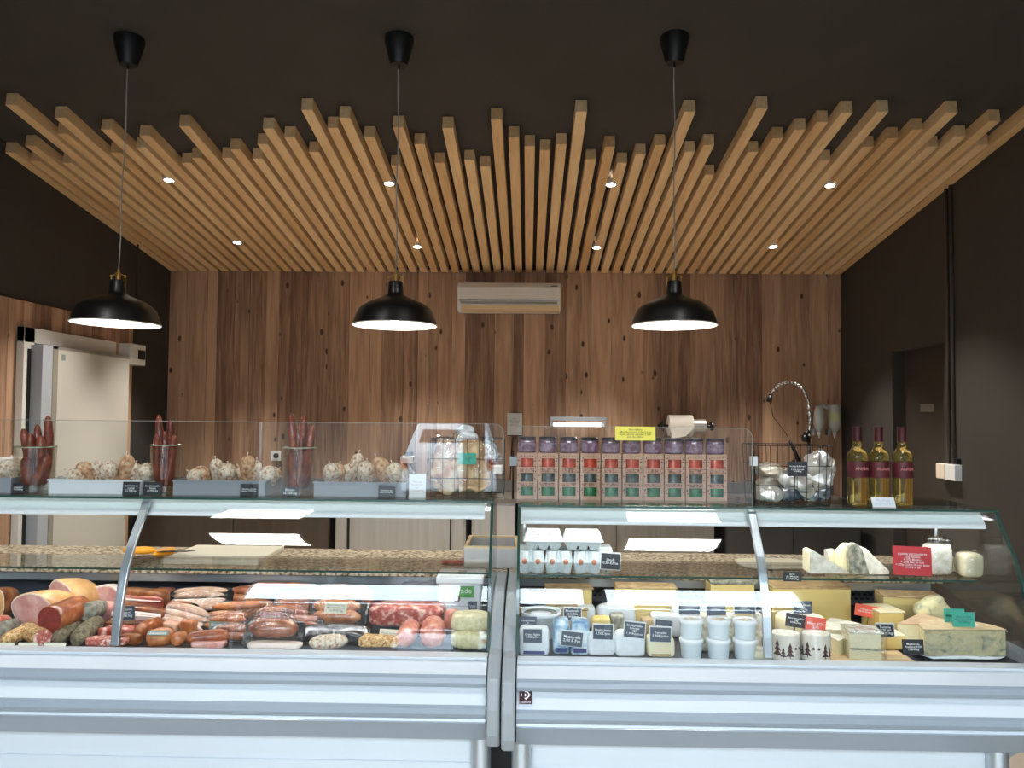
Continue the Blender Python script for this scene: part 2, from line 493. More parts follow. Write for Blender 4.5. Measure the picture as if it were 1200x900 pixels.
# downlights
def downlight(px, py, label, first=[]):
    h = slat_hit(px, py)
    if first:
        return dup(first[0], h, None, label)
    t = thing('recessed_downlight', label, 'spotlight', h, (-TILT, 0, 0), 'recessed downlights between the slats')
    b = MB(); b.lathe([(0.03, -0.004), (0.038, -0.006), (0.04, 0.0), (0.038, 0.03), (0.03, 0.03), (0.03, -0.004)], 20)
    b.build('ring', m_white, t, smooth=True, angle=40)
    b = MB(); b.lathe([(0, -0.002), (0.03, -0.002), (0.03, 0.004), (0, 0.004)], 20)
    b.build('lens', m_spotdisc, t)
    ld = bpy.data.lights.new('downlight_beam', 'SPOT'); ld.energy = SPOT_W; ld.spot_size = math.radians(80); ld.spot_blend = 0.6
    ld.color = (1, 0.94, 0.85); ld.shadow_soft_size = 0.03
    lo = bpy.data.objects.new('downlight_beam', ld); COL.objects.link(lo); lo.parent = t; lo.location = (0, 0, -0.02)
    first.append(t)
for px, py, lb in [(198, 211, 'small lit downlight in the slats, front row, above the left pendant lamp'),
                   (278, 284, 'small lit downlight in the slats, back row, leftmost'),
                   (456, 215, 'small lit downlight in the slats, front row, beside the middle lamp cable'),
                   (489, 289, 'small lit downlight in the slats, back row, right of the middle lamp cable'),
                   (716, 216, 'small lit downlight in the slats, front row, left of the right lamp cable'),
                   (699, 290, 'small lit downlight in the slats, back row, between air conditioner and right lamp'),
                   (973, 217, 'small lit downlight in the slats, front row, rightmost'),
                   (906, 289, 'small lit downlight in the slats, back row, rightmost')]:
    downlight(px, py, lb)

# ------------------------------------------------------------------ pendant lamps
PYD = 3.856
def pendant(px, py_rim, pxc, label, tilt=0.0, first=[]):
    rim = at(px, py_rim, PYD)
    top = at(pxc, 52, PYD); zc = ceil_z(PYD)
    h = zc - rim.z
    loc = Vector((rim.x, PYD, rim.z))
    if first:
        r = dup(first[0], loc, (0, tilt, 0), label)
        return r
    t = thing('pendant_lamp', label, 'pendant lamp', loc, (0, tilt, 0), 'black pendant lamps over the counter')
    R = 0.206; S = 0.213
    prof = [(0.342, 475), (0.330, 440), (0.312, 390), (0.292, 352), (0.262, 326), (0.225, 303), (0.150, 272), (0.09, 250), (0.068, 232), (0.064, 215), (0.058, 140), (0.052, 130), (0, 130)]
    outp = [(r / 0.342 * R, (475 - y) / 345 * S) for r, y in prof]
    b = MB(); b.lathe(outp, 48)
    b.build('lamp_shade', m_lampblk, t, smooth=True, angle=50)
    inn = [(r * 0.975 - 0.001, z - 0.004 if k else z) for k, (r, z) in enumerate(outp[:8])]
    inn = [(outp[0][0] + 0.001, 0.001), (outp[0][0] + 0.001, -0.004), (inn[0][0], -0.004)] + inn[1:] + [(0, inn[-1][1])]
    b = MB(); b.lathe(inn, 48)
    b.build('shade_lining', m_lampin, t, smooth=True, angle=50)
    b = MB(); b.blob(0.032, 0.032, 0.04, (0, 0, 0.05), nu=16, nv=10)
    b.build('bulb', m_bulb, t, smooth=True)
    b = MB()
    z0 = outp[-1][1]
    b.lathe([(0.012, z0 - 0.002), (0.012, z0 + 0.035), (0.006, z0 + 0.04), (0.005, z0 + 0.055), (0, z0 + 0.055)], 12)
    for a in (-1, 1):
        b.tube([(a * 0.034, 0, z0 - 0.06), (a * 0.034, 0, z0 + 0.022), (a * 0.014, 0, z0 + 0.03)], 0.003, 6)
        b.blob(0.007, 0.007, 0.007, (a * 0.034, 0, z0 + 0.02), nu=8, nv=6)
    b.build('brass_fitting', m_brass, t, smooth=True, angle=40)
    b = MB()
    pts = [(0.003 * math.sin(k * 0.9), 0, z0 + 0.05 + (h - z0 - 0.12) * k / 14) for k in range(15)]
    pts[-1] = (0, 0, h - 0.08)
    b.tube(pts, 0.0032, 8)
    b.build('cable', m_cable, t, smooth=True)
    b = MB(); b.lathe([(0, h - 0.135), (0.04, h - 0.135), (0.047, h - 0.12), (0.072, h - 0.02), (0.072, h + 0.004), (0, h + 0.004)], 32)
    b.lathe([(0.006, h - 0.155), (0.006, h - 0.135), (0, h - 0.135)], 8)
    b.build('ceiling_cup', m_black, t, smooth=True, angle=40)
    first.append(t)
pendant(463, 381, 463, 'black metal pendant lamp, the middle one, left of the air conditioner')
pendant(136, 379, 145, 'black metal pendant lamp, leftmost, in front of the cold room door', tilt=0.02)
pendant(790, 381, 790, 'black metal pendant lamp, rightmost, right of the air conditioner')

# ceiling light panels in the front half of the shop, mirrored in the display glass
def ceiling_panel(x, y, lx, ly, label):
    z = ceil_z(y)
    t = thing('ceiling_panel_light', label, 'ceiling light', (x, y, z - 0.03), (-TILT, 0, 0), 'ceiling light panels over the customers')
    MB().box(-lx / 2, lx / 2, -ly / 2, ly / 2, 0, 0.025).build('housing', m_white, t)
    MB().box(-lx / 2 + 0.02, lx / 2 - 0.02, -ly / 2 + 0.02, ly / 2 - 0.02, -0.004, 0.004).build('diffuser', m_panel, t)
PANELS = True
if PANELS:
    ceiling_panel(-1.88, 1.38, 0.66, 0.62, 'square white light panel over the sausage counter front')
    ceiling_panel(1.0, 1.38, 0.66, 0.62, 'square white light panel over the cheese counter front')

# ------------------------------------------------------------------ air conditioner
a0, a1 = at(536, 330, 7.08), at(657, 365, 7.08)
W2 = (a1.x - a0.x) / 2; H = a0.z - a1.z; cx = (a0.x + a1.x) / 2
t = thing('air_conditioner', 'white wall-mounted air conditioner high on the plank wall', 'air conditioner', (cx, 7.268, a1.z))
prof = [(0, 0), (-0.13, 0), (-0.17, 0.02), (-0.19, 0.06), (-0.19, H * 0.82), (-0.16, H * 0.98), (-0.13, H), (0, H)]
MB().prism(prof, 'x', -W2, W2).build('body', mat('aircon_white', C(228, 228, 226), 0.35), t, bevel=0.006)
MB().box(-W2 + 0.03, W2 - 0.03, -0.198, -0.188, 0.065, 0.085).box(-W2 + 0.02, W2 - 0.02, -0.194, -0.188, 0.098, 0.103, 1).build('louver', [mat('vent_grey', C(150, 150, 148), 0.5), m_black], t)
MB().prism([(-0.12, -0.004), (-0.176, 0.012), (-0.194, 0.05), (-0.186, 0.052), (-0.165, 0.02), (-0.12, 0.002)], 'x', -W2 + 0.035, W2 - 0.012).build('flap', mat('flap_wood_reflection', C(214, 190, 150), 0.45), t)  # tan colour paints in the plank wall's reflection on the underside
MB().box(W2 - 0.09, W2 - 0.03, -0.193, -0.188, H * 0.9 - 0.012, H * 0.9 - 0.006).build('brand_mark', m_ink, t)

# ------------------------------------------------------------------ text
_fc = {}
def lettering(name, lines, w, h, m, parent, loc, bold=0.0):
    """flat printed text filling a w*h field, facing -Y, centred on loc (parent's frame)"""
    key = (tuple(lines), round(w, 3), round(h, 3), bold)
    if key not in _fc:
        cu = bpy.data.curves.new('txt', 'FONT')
        cu.body = '\n'.join(lines); cu.align_x = 'CENTER'; cu.align_y = 'CENTER'; cu.resolution_u = 2
        cu.offset = bold
        cu.space_line = 0.9
        tmp = bpy.data.objects.new('txt', cu); COL.objects.link(tmp)
        dg = bpy.context.evaluated_depsgraph_get()
        me = bpy.data.meshes.new_from_object(tmp.evaluated_get(dg))
        bpy.data.objects.remove(tmp); bpy.data.curves.remove(cu)
        xs = [v.co.x for v in me.vertices]; ys = [v.co.y for v in me.vertices]
        s = min(w / (max(xs) - min(xs)), h / (max(ys) - min(ys)))
        sx = min(w / (max(xs) - min(xs)), s * 1.25)
        mx, my = (max(xs) + min(xs)) / 2, (max(ys) + min(ys)) / 2
        for v in me.vertices:
            v.co = Vector(((v.co.x - mx) * sx, 0, (v.co.y - my) * s))
        _fc[key] = me
    me = _fc[key].copy(); me.name = name
    me.materials.clear(); me.materials.append(m)
    o = bpy.data.objects.new(name, me); COL.objects.link(o)
    o.parent = parent; o.location = loc
    return o

def card(px0, py0, px1, py1, Y, lines, label, m=None, tm=None, pick=0.0, roll=0.0, yaw=0.0, lean=0.12, border=False, name='price_tag', cat='price tag', th=0.0016, pad=0.8, group=None, txth=None):
    m = m or m_tagblk; tm = tm or m_chalk
    a = at(px0, py1, Y); c = at(px1, py0, Y)
    w_, h_ = c.x - a.x, c.z - a.z
    loc = ((a.x + c.x) / 2, Y, a.z)
    t = thing(name, label, cat, loc, (-lean, roll, yaw), group)
    b = MB(); b.box(-w_ / 2, w_ / 2, 0, th, 0, h_, 0)
    if border: b.box(-w_ / 2 - 0.003, w_ / 2 + 0.003, th, th + 0.002, -0.002, h_ + 0.004, 1)
    b.build('card', [m, m_white] if border else m, t)
    if lines: lettering('lettering', lines, w_ * pad, h_ * (txth or pad * 0.9), tm, t, (0, -0.0006, h_ / 2), 0.008)
    if pick: MB().tube([(0, th + 0.001, h_ * 0.4), (0, th + 0.001, -pick)], 0.0012, 6).build('pick', m_wire, t)
    return t

# ------------------------------------------------------------------ left wall: cold room door, boxes
def lx(px, py): return onx(px, py, XL + 0.03)
y0, y1 = lx(17, 500).y, lx(127, 500).y
zt = lx(17, 381.6).z
t = thing('cold_room_door', 'cream cold room door in a white frame on the left wall', 'door', (XL + 0.026, y0, 0))
b = MB(); b.box(0, 0.05, 0, 0.11, 0, zt); b.box(0, 0.05, y1 - y0 - 0.06, y1 - y0, 0, zt - 0.09); b.box(0, 0.05, 0, y1 - y0, zt - 0.10, zt)
b.build('frame', mat('white_frame', C(214, 212, 206), 0.5), t, bevel=0.003)
dy0, dy1 = lx(44, 500).y - y0, lx(131, 500).y - y0
dz = lx(46, 406).z
b = MB(); b.box(0.05, 0.13, dy0 - 0.17, dy1, 0.05, dz)
b.build('leaf_edge', mat('blue_grey_edge', C(165, 170, 178), 0.4), t, bevel=0.004)
b = MB(); b.box(0.131, 0.137, dy0 - 0.01, dy1 - 0.012, 0.08, dz - 0.02)
b.build('leaf_panel', m_offwhite, t)
b = MB(); b.box(0.13, 0.1345, dy0 - 0.06, dy0 - 0.01, 0.05, dz); b.box(0.13, 0.1345, dy0 - 0.06, dy1, dz - 0.02, dz)
b.build('leaf_trim', mat('grey_door_trim', C(140, 134, 124), 0.5), t)
b = MB(); b.box(0.051, 0.058, dy0 - 0.205, dy0 - 0.178, 0.05, dz - 0.03)
b.build('gasket', m_black, t)
b = MB(); b.box(0.137, 0.139, dy0 + 0.03, dy0 + 0.07, dz - 0.09, dz - 0.05)
b.build('maker_badge', mat('grey_badge', C(130, 140, 135), 0.5), t)
# lever handle low on the leaf
b = MB(); b.box(0.137, 0.16, dy0 + 0.02, dy0 + 0.06, 0.95, 1.15)
b.build('handle', m_black, t, bevel=0.004)
q0, q1 = onx(137, 414, XL + 0.02), onx(165, 414, XL + 0.02)
zc = q0.z
t = thing('fuse_box', 'small white electric box with dark window beside the cold room door', 'electric box', (XL + 0.02, (q0.y + q1.y) / 2 - 0.05, zc))
hw = 0.13
MB().box(0, 0.1, -hw, hw, -0.085, 0.085).build('housing', m_white, t, bevel=0.006)
MB().box(0.1, 0.105, 0.0, hw - 0.02, -0.035, 0.04).build('window', m_black, t)
MB().tube([(0.02, hw - 0.02, 0.08), (0.02, hw - 0.02, slat_z(q0.y) - zc - 0.02)], 0.008, 8).build('conduit', m_darkwall, t)
p = onx(4, 545, XL + 0.02)
t = thing('wall_box', 'pale junction box low on the left wall at the photo edge', 'electric box', (XL + 0.02, p.y, p.z - 0.04))
MB().box(0, 0.06, -0.16, 0.1, -0.05, 0.09).build('housing', m_white, t, bevel=0.006)
MB().box(0.06, 0.063, -0.1, 0.04, -0.01, 0.05).build('cover', m_gable, t)

# right wall conduits and switch box
p = onx(1118, 300, XR); q = onx(1120, 553, XR)
for k, dyy in enumerate((0.0, 0.06)):
    b = MB(); yy = q.y + dyy
    b.tube([(XR - 0.012, yy, q.z + 0.04), (XR - 0.012, yy, ceil_z(yy) - 0.0)], 0.012, 10)
    o = b.build('conduit_pipe', mat('dark_conduit', C(66, 61, 56), 0.6), smooth=True)
    tag(o, ('dark conduit pipe down the right wall, the %s one above the switch box' % ('nearer', 'farther')[k]), 'pipe')
t = thing('wall_socket', 'white double socket box on the dark right wall', 'socket', (XR, q.y + 0.02, q.z))
MB().box(-0.05, 0, -0.1, 0.02, -0.055, 0.05).build('white_half', m_white, t, bevel=0.004)  # white half beside the cream one
MB().box(-0.055, 0, 0.025, 0.13, -0.052, 0.048).build('cream_half', mat('cream_plastic', C(225, 212, 190), 0.4), t, bevel=0.004)
MB().box(-0.03, 0, -0.09, -0.05, 0.052, 0.09).build('plug', m_black, t, bevel=0.004)

# ------------------------------------------------------------------ back counter units
def unit(px0, px1, name, label, m, doors, ztop=0.86, yf=6.62, seam=None):
    a = at(px0, 630, yf).x; c = at(px1, 630, yf).x
    t = thing(name, label, 'cabinet', ((a + c) / 2, yf, 0))
    hw = (c - a) / 2
    MB().box(-hw + 0.003, hw - 0.003, 0.02, 0.6, 0.1, ztop).box(-hw + 0.03, hw - 0.03, 0.06, 0.55, 0, 0.1).build('body', m, t)
    wd = (2 * hw - 0.01) / doors
    for k in range(doors):
        x0 = -hw + 0.005 + k * wd
        d = MB().box(x0 + 0.004, x0 + wd - 0.004, 0, 0.02, 0.12, ztop - 0.015).build('door', m, t, bevel=0.002)
    return t, hw
unit(160, 386, 'steel_cabinet', 'brushed steel cabinet left of the framed steel fridge', m_steel_br, 2)
t, hw = unit(392, 546, 'steel_fridge', 'low stainless fridge with framed double doors behind the sausage counter', m_steel, 1)
b = MB()
b.box(-hw + 0.02, hw - 0.02, -0.012, 0, 0.79, 0.845); b.box(-hw + 0.02, -hw + 0.10, -0.012, 0, 0.12, 0.79); b.box(hw - 0.10, hw - 0.02, -0.012, 0, 0.12, 0.79)
b.build('door_frame', m_steel, t, bevel=0.003)
for q0, q1 in ((-hw + 0.105, -hw + 0.125), (hw - 0.135, hw - 0.12)): MB().box(q0, q1, -0.006, 0, 0.14, 0.78).build('door_gap', m_black, t)
unit(552, 604, 'narrow_steel_cabinet', 'narrow stainless unit between the fridge and the steel double cabinet', m_steel, 1)
unit(607, 838, 'steel_double_cabinet', 'brushed steel double cabinet seen above the egg cartons', m_steel_mid, 2)
unit(850, 1010, 'dark_cabinet', 'anthracite double cabinet under the sink end', m_cab_dk, 2)
b = MB(); x0 = at(160, 600, 6.6).x; x1 = at(1012, 600, 6.6).x
b.box(x0, x1, 6.59, 7.266, 0.865, 0.9); b.box(x0, x1, 7.24, 7.266, 0.9, 1.0)
tag(b.build('worktop', m_steel_dk, bevel=0.003), 'long dark steel worktop on the back cabinets', 'worktop')

# things on the back wall
def wallat(px, py, d=0.0): return at(px, py, 7.262 - d)
p = wallat(603, 497); t = thing('wall_notice', 'white paper notice pinned to the planks above the case gap', 'notice', (p.x, 7.262, p.z))
MB().box(-0.068, 0.068, 0, 0.003, -0.1, 0.1).build('sheet', m_white, t)
lettering('lettering', ['Avis', 'aux clients', 'merci de', 'patienter'], 0.09, 0.09, mat('pale_grey_print', C(150, 150, 150)), t, (0, -0.001, 0.02))
MB().box(-0.068, 0.068, -0.006, 0.0, -0.108, -0.1).build('clip_rail', m_black, t)
p0, p1 = wallat(644, 489), wallat(709, 500)
t = thing('wall_strip_light', 'slim metal strip light on the plank wall above the jar gift boxes', 'wall light', ((p0.x + p1.x) / 2, 7.262, p1.z))
hw = (p1.x - p0.x) / 2
MB().box(-hw, hw, -0.14, 0, 0.055, 0.085).box(-hw, -hw + 0.02, -0.13, 0, 0.0, 0.055).box(hw - 0.02, hw, -0.13, 0, 0, 0.055).build('housing', m_alu, t, bevel=0.003)
MB().box(-hw + 0.03, hw - 0.03, -0.1, -0.02, 0.0, 0.035).build('tube', mat('lit_tube', (1, 1, 1, 1), 0.3, emit=(1, 1, 1, 1), es=1.2), t, bevel=0.01)
# paper roll
p = at(797, 499, 7.1)
t = thing('paper_towel_dispenser', 'white paper towel roll in a black and steel wall holder', 'paper roll', (p.x, 7.1, p.z))
MB().lathe([(0, -0.105), (0.095, -0.105), (0.095, 0.105), (0, 0.105)], 32).xf(Matrix.Rotation(math.pi / 2, 4, 'Y')).build('paper_roll', mat('towel_paper', C(235, 230, 220), 0.9), t, smooth=True, angle=40)
MB().prism([(-0.1, -0.02), (0.1, -0.02), (0.03, -0.09), (-0.09, -0.11)], 'y', -0.098, -0.094).build('loose_sheet', mat('towel_sheet', C(240, 236, 226), 0.9), t)
b = MB(); b.lathe([(0, -0.2), (0.012, -0.2), (0.012, 0.3), (0, 0.3)], 10); b.lathe([(0, -0.16), (0.05, -0.16), (0.05, -0.145), (0, -0.145)], 20); b.lathe([(0, 0.27), (0.04, 0.27), (0.04, 0.29), (0, 0.29)], 20)
b.xf(Matrix.Rotation(math.pi / 2, 4, 'Y')); b.box(-0.16, -0.15, 0, 0.162, -0.02, 0.02); b.box(0.27, 0.29, 0, 0.162, -0.02, 0.02)
b.build('spindle', m_black, t, smooth=True, angle=40)
MB().lathe([(0, 0.11), (0.06, 0.11), (0.06, 0.22), (0, 0.22)], 24).xf(Matrix.Rotation(math.pi / 2, 4, 'Y')).build('steel_sleeve', m_steel, t, smooth=True, angle=40)
# pre-rinse tap
p = at(948, 560, 6.95)
t = thing('pre_rinse_tap', 'tall sprung rinse tap with black spray head at the sink', 'tap', (p.x, 6.95, 0.9))
def tp(px, py): q = at(px, py, 6.95); return (q.x - p.x, 0, q.z - 0.9)
MB().tube([(0, 0, 0), tp(948, 515)], 0.014, 10).build('riser', m_black, t, smooth=True)
arc = [tp(*q) for q in [(948, 515), (949, 490), (947, 470), (941, 456), (932, 449), (921, 448), (911, 452), (904, 460), (902, 466)]]
sm = []
for i in range(len(arc) - 1):
    for k in range(8):
        sm.append(Vector(arc[i]).lerp(Vector(arc[i + 1]), k / 8))
b = MB(); b.tube(sm, [0.017 if k % 3 else 0.010 for k in range(len(sm))], 10)
b.build('spring_hose', mat('chrome', C(200, 200, 200), 0.2, 0.95), t)
MB().tube([tp(903, 463), tp(901, 471)], [0.016, 0.026], 12).build('spray_head', m_black, t, smooth=True)
MB().tube([tp(946, 518), tp(944, 508), tp(948, 505)], 0.02, 8).tube([tp(948, 512), tp(940, 514)], [0.02, 0.03], 12).build('wall_bracket', m_black, t, smooth=True)
b = MB(); b.tube([tp(938, 545), tp(931, 528), tp(925, 516)], [0.02, 0.016, 0.012], 8); b.tube([tp(924, 514), tp(921, 508), tp(906, 488), tp(902, 470)], 0.003, 6)
b.build('mixer_lever', m_black, t, smooth=True)
# spray bottles
for k, (px, lb) in enumerate([(960, 'upside-down clear spray bottle on the wall, left of the pair'), (978, 'upside-down clear bottle with pale green label, right of the pair')]):
    q = at(px, 514, 7.2)
    t = thing('soap_bottle', lb, 'bottle', (q.x, 7.2, q.z), 0, 'upside-down bottles by the sink')
    hh = 0.25
    if k == 0:
        b = MB(); b.lathe([(0, 0.06), (0.02, 0.06), (0.035, 0.09), (0.05, 0.14), (0.042, 0.25), (0.03, 0.29), (0, 0.29)], 16)
        b.tube([(0, 0, 0.27), (0.03, 0, 0.3), (0.075, 0, 0.27)], [0.03, 0.022, 0.012], 10)
    else:
        b = MB(); b.lathe([(0, 0.06), (0.02, 0.06), (0.045, 0.09), (0.055, 0.12), (0.055, 0.3), (0, 0.3)], 16)
    b.build('bottle_body', mat('milky_plastic', C(188, 192, 190), 0.35), t, smooth=True, angle=50)
    MB().tube([(0, 0, 0.06), (0, 0, 0.0)], [0.018, 0.005], 10).build('nozzle', m_white, t, smooth=True)
    MB().box(-0.035, 0.035, 0.03, 0.062, 0.06, 0.10).box(-0.06, -0.035, 0.0, 0.062, 0.03, 0.08).build('wall_holder', m_gable, t)
    if k: MB().lathe([(0.0556, 0.16), (0.0556, 0.23)], 16).build('label', mat('pale_green_label', C(190, 200, 150), 0.5), t, smooth=True)
# socket low on planks, dial scale
p = wallat(324, 534)
t = thing('wall_socket', 'white single socket on the planks left of the third sausage vase', 'socket', (p.x, 7.262, p.z))
MB().box(-0.045, 0.045, -0.012, 0, -0.045, 0.045).build('plate', m_white, t, bevel=0.004)
MB().lathe([(0, 0), (0.024, 0), (0.024, 0.006), (0, 0.006)], 20).xf(Matrix.Rotation(math.pi / 2, 4, 'X')).xf(Matrix.Translation((0, -0.012, 0))).build('outlet', m_black, t)
p = at(569, 532, 7.1)
t = thing('dial_scale', 'round white dial scale on the wall behind the bread basket', 'scale', (p.x, 7.1, p.z))
MB().lathe([(0, 0), (0.105, 0), (0.11, 0.01), (0.11, 0.16), (0, 0.16)], 32).xf(Matrix.Rotation(-math.pi / 2, 4, 'X')).build('dial_housing', mat('grey_blue_metal', C(130, 140, 150), 0.35, 0.5), t, smooth=True, angle=40)
MB().lathe([(0, 0), (0.09, 0), (0.09, 0.004), (0, 0.004)], 32).xf(Matrix.Rotation(math.pi / 2, 4, 'X')).build('dial_face', m_white, t)
for k in range(12):
    MB().box(-0.003, 0.003, -0.006, -0.0045, 0.06, 0.08, M=Matrix.Rotation(math.radians(30 * k), 4, 'Y')).build('dial_mark', m_ink, t)
MB().box(-0.002, 0.002, -0.006, -0.0045, -0.01, 0.06, M=Matrix.Rotation(0.5, 4, 'Y')).build('needle', m_ink, t)
MB().box(-0.06, 0.15, -0.03, 0.16, -0.18, -0.1).build('base', m_white, t, bevel=0.006)
p = at(477, 539, 7.1)
t = thing('wall_hook', 'small pale metal bracket on the planks left of the bread basket', 'bracket', (p.x, 7.1, p.z))
MB().box(-0.06, 0.05, 0, 0.162, -0.03, 0.03).box(-0.03, 0.03, 0.04, 0.162, 0.03, 0.07, 1).build('bracket_body', [m_offwhite, m_black], t, bevel=0.004)
MB().tube([(0, 0.05, -0.03), (0.03, 0.05, -0.1), (0.06, 0.05, -0.12)], 0.012, 8).build('bracket_arm', m_white, t, smooth=True)
# cable with clip hanging under the notice
p = wallat(601, 512); q = wallat(598, 560)
b = MB(); b.tube([(p.x, 7.255, p.z), (p.x - 0.01, 7.255, (p.z * 2 + q.z) / 3), (q.x, 7.255, q.z), (q.x, 7.255, 1.0)], 0.006, 8)
tag(b.build('power_cable', m_black, smooth=True), 'dark cable running down the planks under the white notice', 'cable')

# ------------------------------------------------------------------ refrigerated display cases
GLP = [(2.80, 1.276), (2.777, 1.248), (2.753, 1.217), (2.729, 1.188), (2.706, 1.158), (2.688, 1.132), (2.673, 1.105), (2.660, 1.079), (2.649, 1.052), (2.640, 1.026), (2.632, 1.0), (2.619, .95), (2.607, .885), (2.60, .822)]
GZ, GY = 0.966, 3.24           # worktop top height, front edge
SZ, SY = 1.022, 2.90           # glass mid shelf
def case(x0, x1, ztop, dy, label, posts, leg_x):
    t = thing('display_case', label, 'display case', ((x0 + x1) / 2, 0, 0), 0, 'curved glass refrigerated display cases')
    X0, X1 = x0 - (x0 + x1) / 2, x1 - (x0 + x1) / 2
    e = 0.045; gi = 0.042
    def P(l): return [(y + dy, z) for y, z in l]
    # body front as one extruded profile
    body = P([(2.60, .822), (2.543, .822), (2.543, .817), (2.55, .815), (2.55, .812), (2.535, .811), (2.478, .790), (2.468, .782), (2.465, .768), (2.47, .755), (2.488, .750), (2.455, .704), (2.447, .694), (2.446, .68), (2.452, .669), (2.470, .667), (2.452, .663), (2.45, .656), (2.52, .576), (2.60, .573), (3.62, .573), (3.62, .78), (2.64, .78), (2.62, .80)])
    MB().prism(body, 'x', X0 + e, X1 - e).build('body', m_case, t)
    MB().prism(P([(2.4775, .7895), (2.466, .782), (2.4625, .768), (2.4665, .755), (2.49, .7495), (2.52, .76)]), 'x', X0 + e, X1 - e).build('bumper', m_bumper_skirtshade, t)
    MB().prism(P([(2.4555, .7045), (2.4445, .696), (2.443, .68), (2.4495, .667), (2.472, .6675), (2.50, .69)]), 'x', X0 + e, X1 - e).build('bumper', m_bumper_skirtshade, t)
    MB().prism(P([(2.4525, .656), (2.4485, .652), (2.5185, .5745), (2.58, .572), (2.56, .60)]), 'x', X0 + e, X1 - e).build('skirt', m_bumper_skirtshade, t)  # faces down; its shade is put in with the darker bumper grey
    XE = X1 - e if x0 < -1 else X1 - 0.19
    MB().prism(P([(2.58, .573), (2.58, .48), (2.575, .478), (2.575, .20), (2.66, .14), (2.66, .05), (3.58, .05), (3.58, .573)]), 'x', X0 + e, XE).build('lower_panel', m_case, t)
    MB().box(X0 - 0.0045, X1 if x0 < -1 else XE + 0.01, 2.75 + dy, 3.57, 0.04, 0.572).build('dark_gap_filler', m_black, t)  # black filler added to keep the gap between the cases dark
    if x0 > -1: MB().prism([(XE - .08, .572), (X1 - e, .572), (XE + .02, .50), (XE - .03, .50)], 'y', 2.60, 2.63).build('corner_bracket', m_gable, t)
    # stainless deck the goods lie on
    MB().box(X0 + e, X1 - e, 2.61 + dy, 3.45, 0.781, 0.80).build('deck', m_deck, t)
    # inner back
    MB().box(X0 + e, X1 - e, 3.45, 3.47, 0.781, GZ - 0.03).build('back_panel', m_liner, t)
    # gables
    g = P([(2.515, .60), (2.48, .575), (2.45, .58), (2.43, .62), (2.425, .70), (2.44, .79), (2.53, .835), (2.585, .84), (2.66, .90), (2.9, .955), (3.24, .965), (3.62, .965), (3.62, .6)])
    for s in (0, 1):
        a = X0 if s == 0 else X1 - e + 0.004
        gg = g if (s == 1) == (x0 < -1) else g[:7] + [(2.60, .835), (3.62, .835), (3.62, .6)]
        MB().prism(gg, 'x', a, a + e - 0.004).build('side_panel', m_gable, t, bevel=0.008)
    # curved glass
    n = len(GLP)
    outer = [(y + dy, z if k else ztop) for k, (y, z) in enumerate(GLP)]
    outer = [(y, z * 1.0) for y, z in outer]
    inner = [(y + 0.006, z) for y, z in outer]
    edges = [X0 + gi + 0.008] + posts + [X1 - gi - 0.008]
    for a, c in zip(edges, edges[1:]):
        MB().prism(outer + inner[::-1], 'x', a + 0.002, c - 0.002).build('front_glass', m_glass, t, smooth=True, angle=60)
    # metal struts behind the glass joints
    for a in posts:
        st = [(y + 0.008, z) for y, z in outer] + [(y + 0.026, z) for y, z in outer[::-1]]
        MB().prism(st, 'x', a - 0.014, a + 0.014).build('glass_strut', m_alu, t, bevel=0.003)
    # top glass
    MB().box(X0 + gi, X1 - gi, 2.79 + dy, 3.16, ztop - 0.008, ztop, 0).build('top_glass', m_topglass, t)
    MB().box(X0 + gi, X1 - gi, 2.786 + dy, 2.7899 + dy, ztop - 0.0075, ztop - 0.0005).build('top_glass_edge', m_glassedge, t)
    # lamp housing under the top glass
    hz = ztop - 0.012
    MB().prism([(2.848 + dy, hz), (2.843 + dy, hz - 0.004), (2.806 + dy, hz - 0.048), (2.806 + dy, hz - 0.056), (2.82 + dy, hz - 0.056), (2.87 + dy, hz - 0.03), (3.0, hz - 0.03), (3.02, hz)], 'x', X0 + gi + 0.01, X1 - gi - 0.03).build('lamp_housing', m_housing, t, bevel=0.002)
    MB().box(X0 + 0.06, X1 - 0.06, 2.90 + dy, 2.94 + dy, hz - 0.036, hz - 0.0301).build('led_strip', m_led, t)
    # end glasses
    eg = [(y + 0.008, z) for y, z in outer] + [(3.24, .97), (3.24, 1.16), (3.16, ztop - 0.008)]
    for a in (X0 + gi, X1 - gi - 0.006):
        MB().prism(eg, 'x', a, a + 0.006).build('end_glass', m_glass, t)
        MB().prism([(y - 0.001, z) for y, z in outer] + [(y + 0.010, z) for y, z in outer[::-1]], 'x', a - 0.0015, a + 0.0075).build('end_glass_edge', m_glassedge, t)
    # mid shelf of glass
    MB().box(X0 + gi + 0.012, X1 - gi - 0.012, SY + dy, 3.20, SZ - 0.008, SZ).build('mid_shelf', m_glass, t)
    MB().box(X0 + gi + 0.012, X1 - gi - 0.012, SY - 0.003 + dy, SY + dy - 0.0001, SZ - 0.0075, SZ - 0.0005).build('mid_shelf_edge', m_glassedge, t)
    for a in [X0 + gi + 0.02, X1 - gi - 0.02]:
        MB().tube([(a, 3.17, ztop - 0.03), (a, 3.17, SZ - 0.0)], 0.007, 8).tube([(a, 3.17, SZ - 0.01), (a, 3.25, GZ)], 0.006, 8).build('shelf_post', m_alu, t, smooth=True)
    # granite worktop on the back
    MB().box(X0, X1, GY, 3.72, GZ - 0.028, GZ).build('granite_worktop', m_granite, t, bevel=0.004)
    MB().box(X0 + e, X1 - e, GY + 0.01, GY + 0.03, GZ - 0.06, GZ - 0.03).build('worktop_rail', m_alu, t)
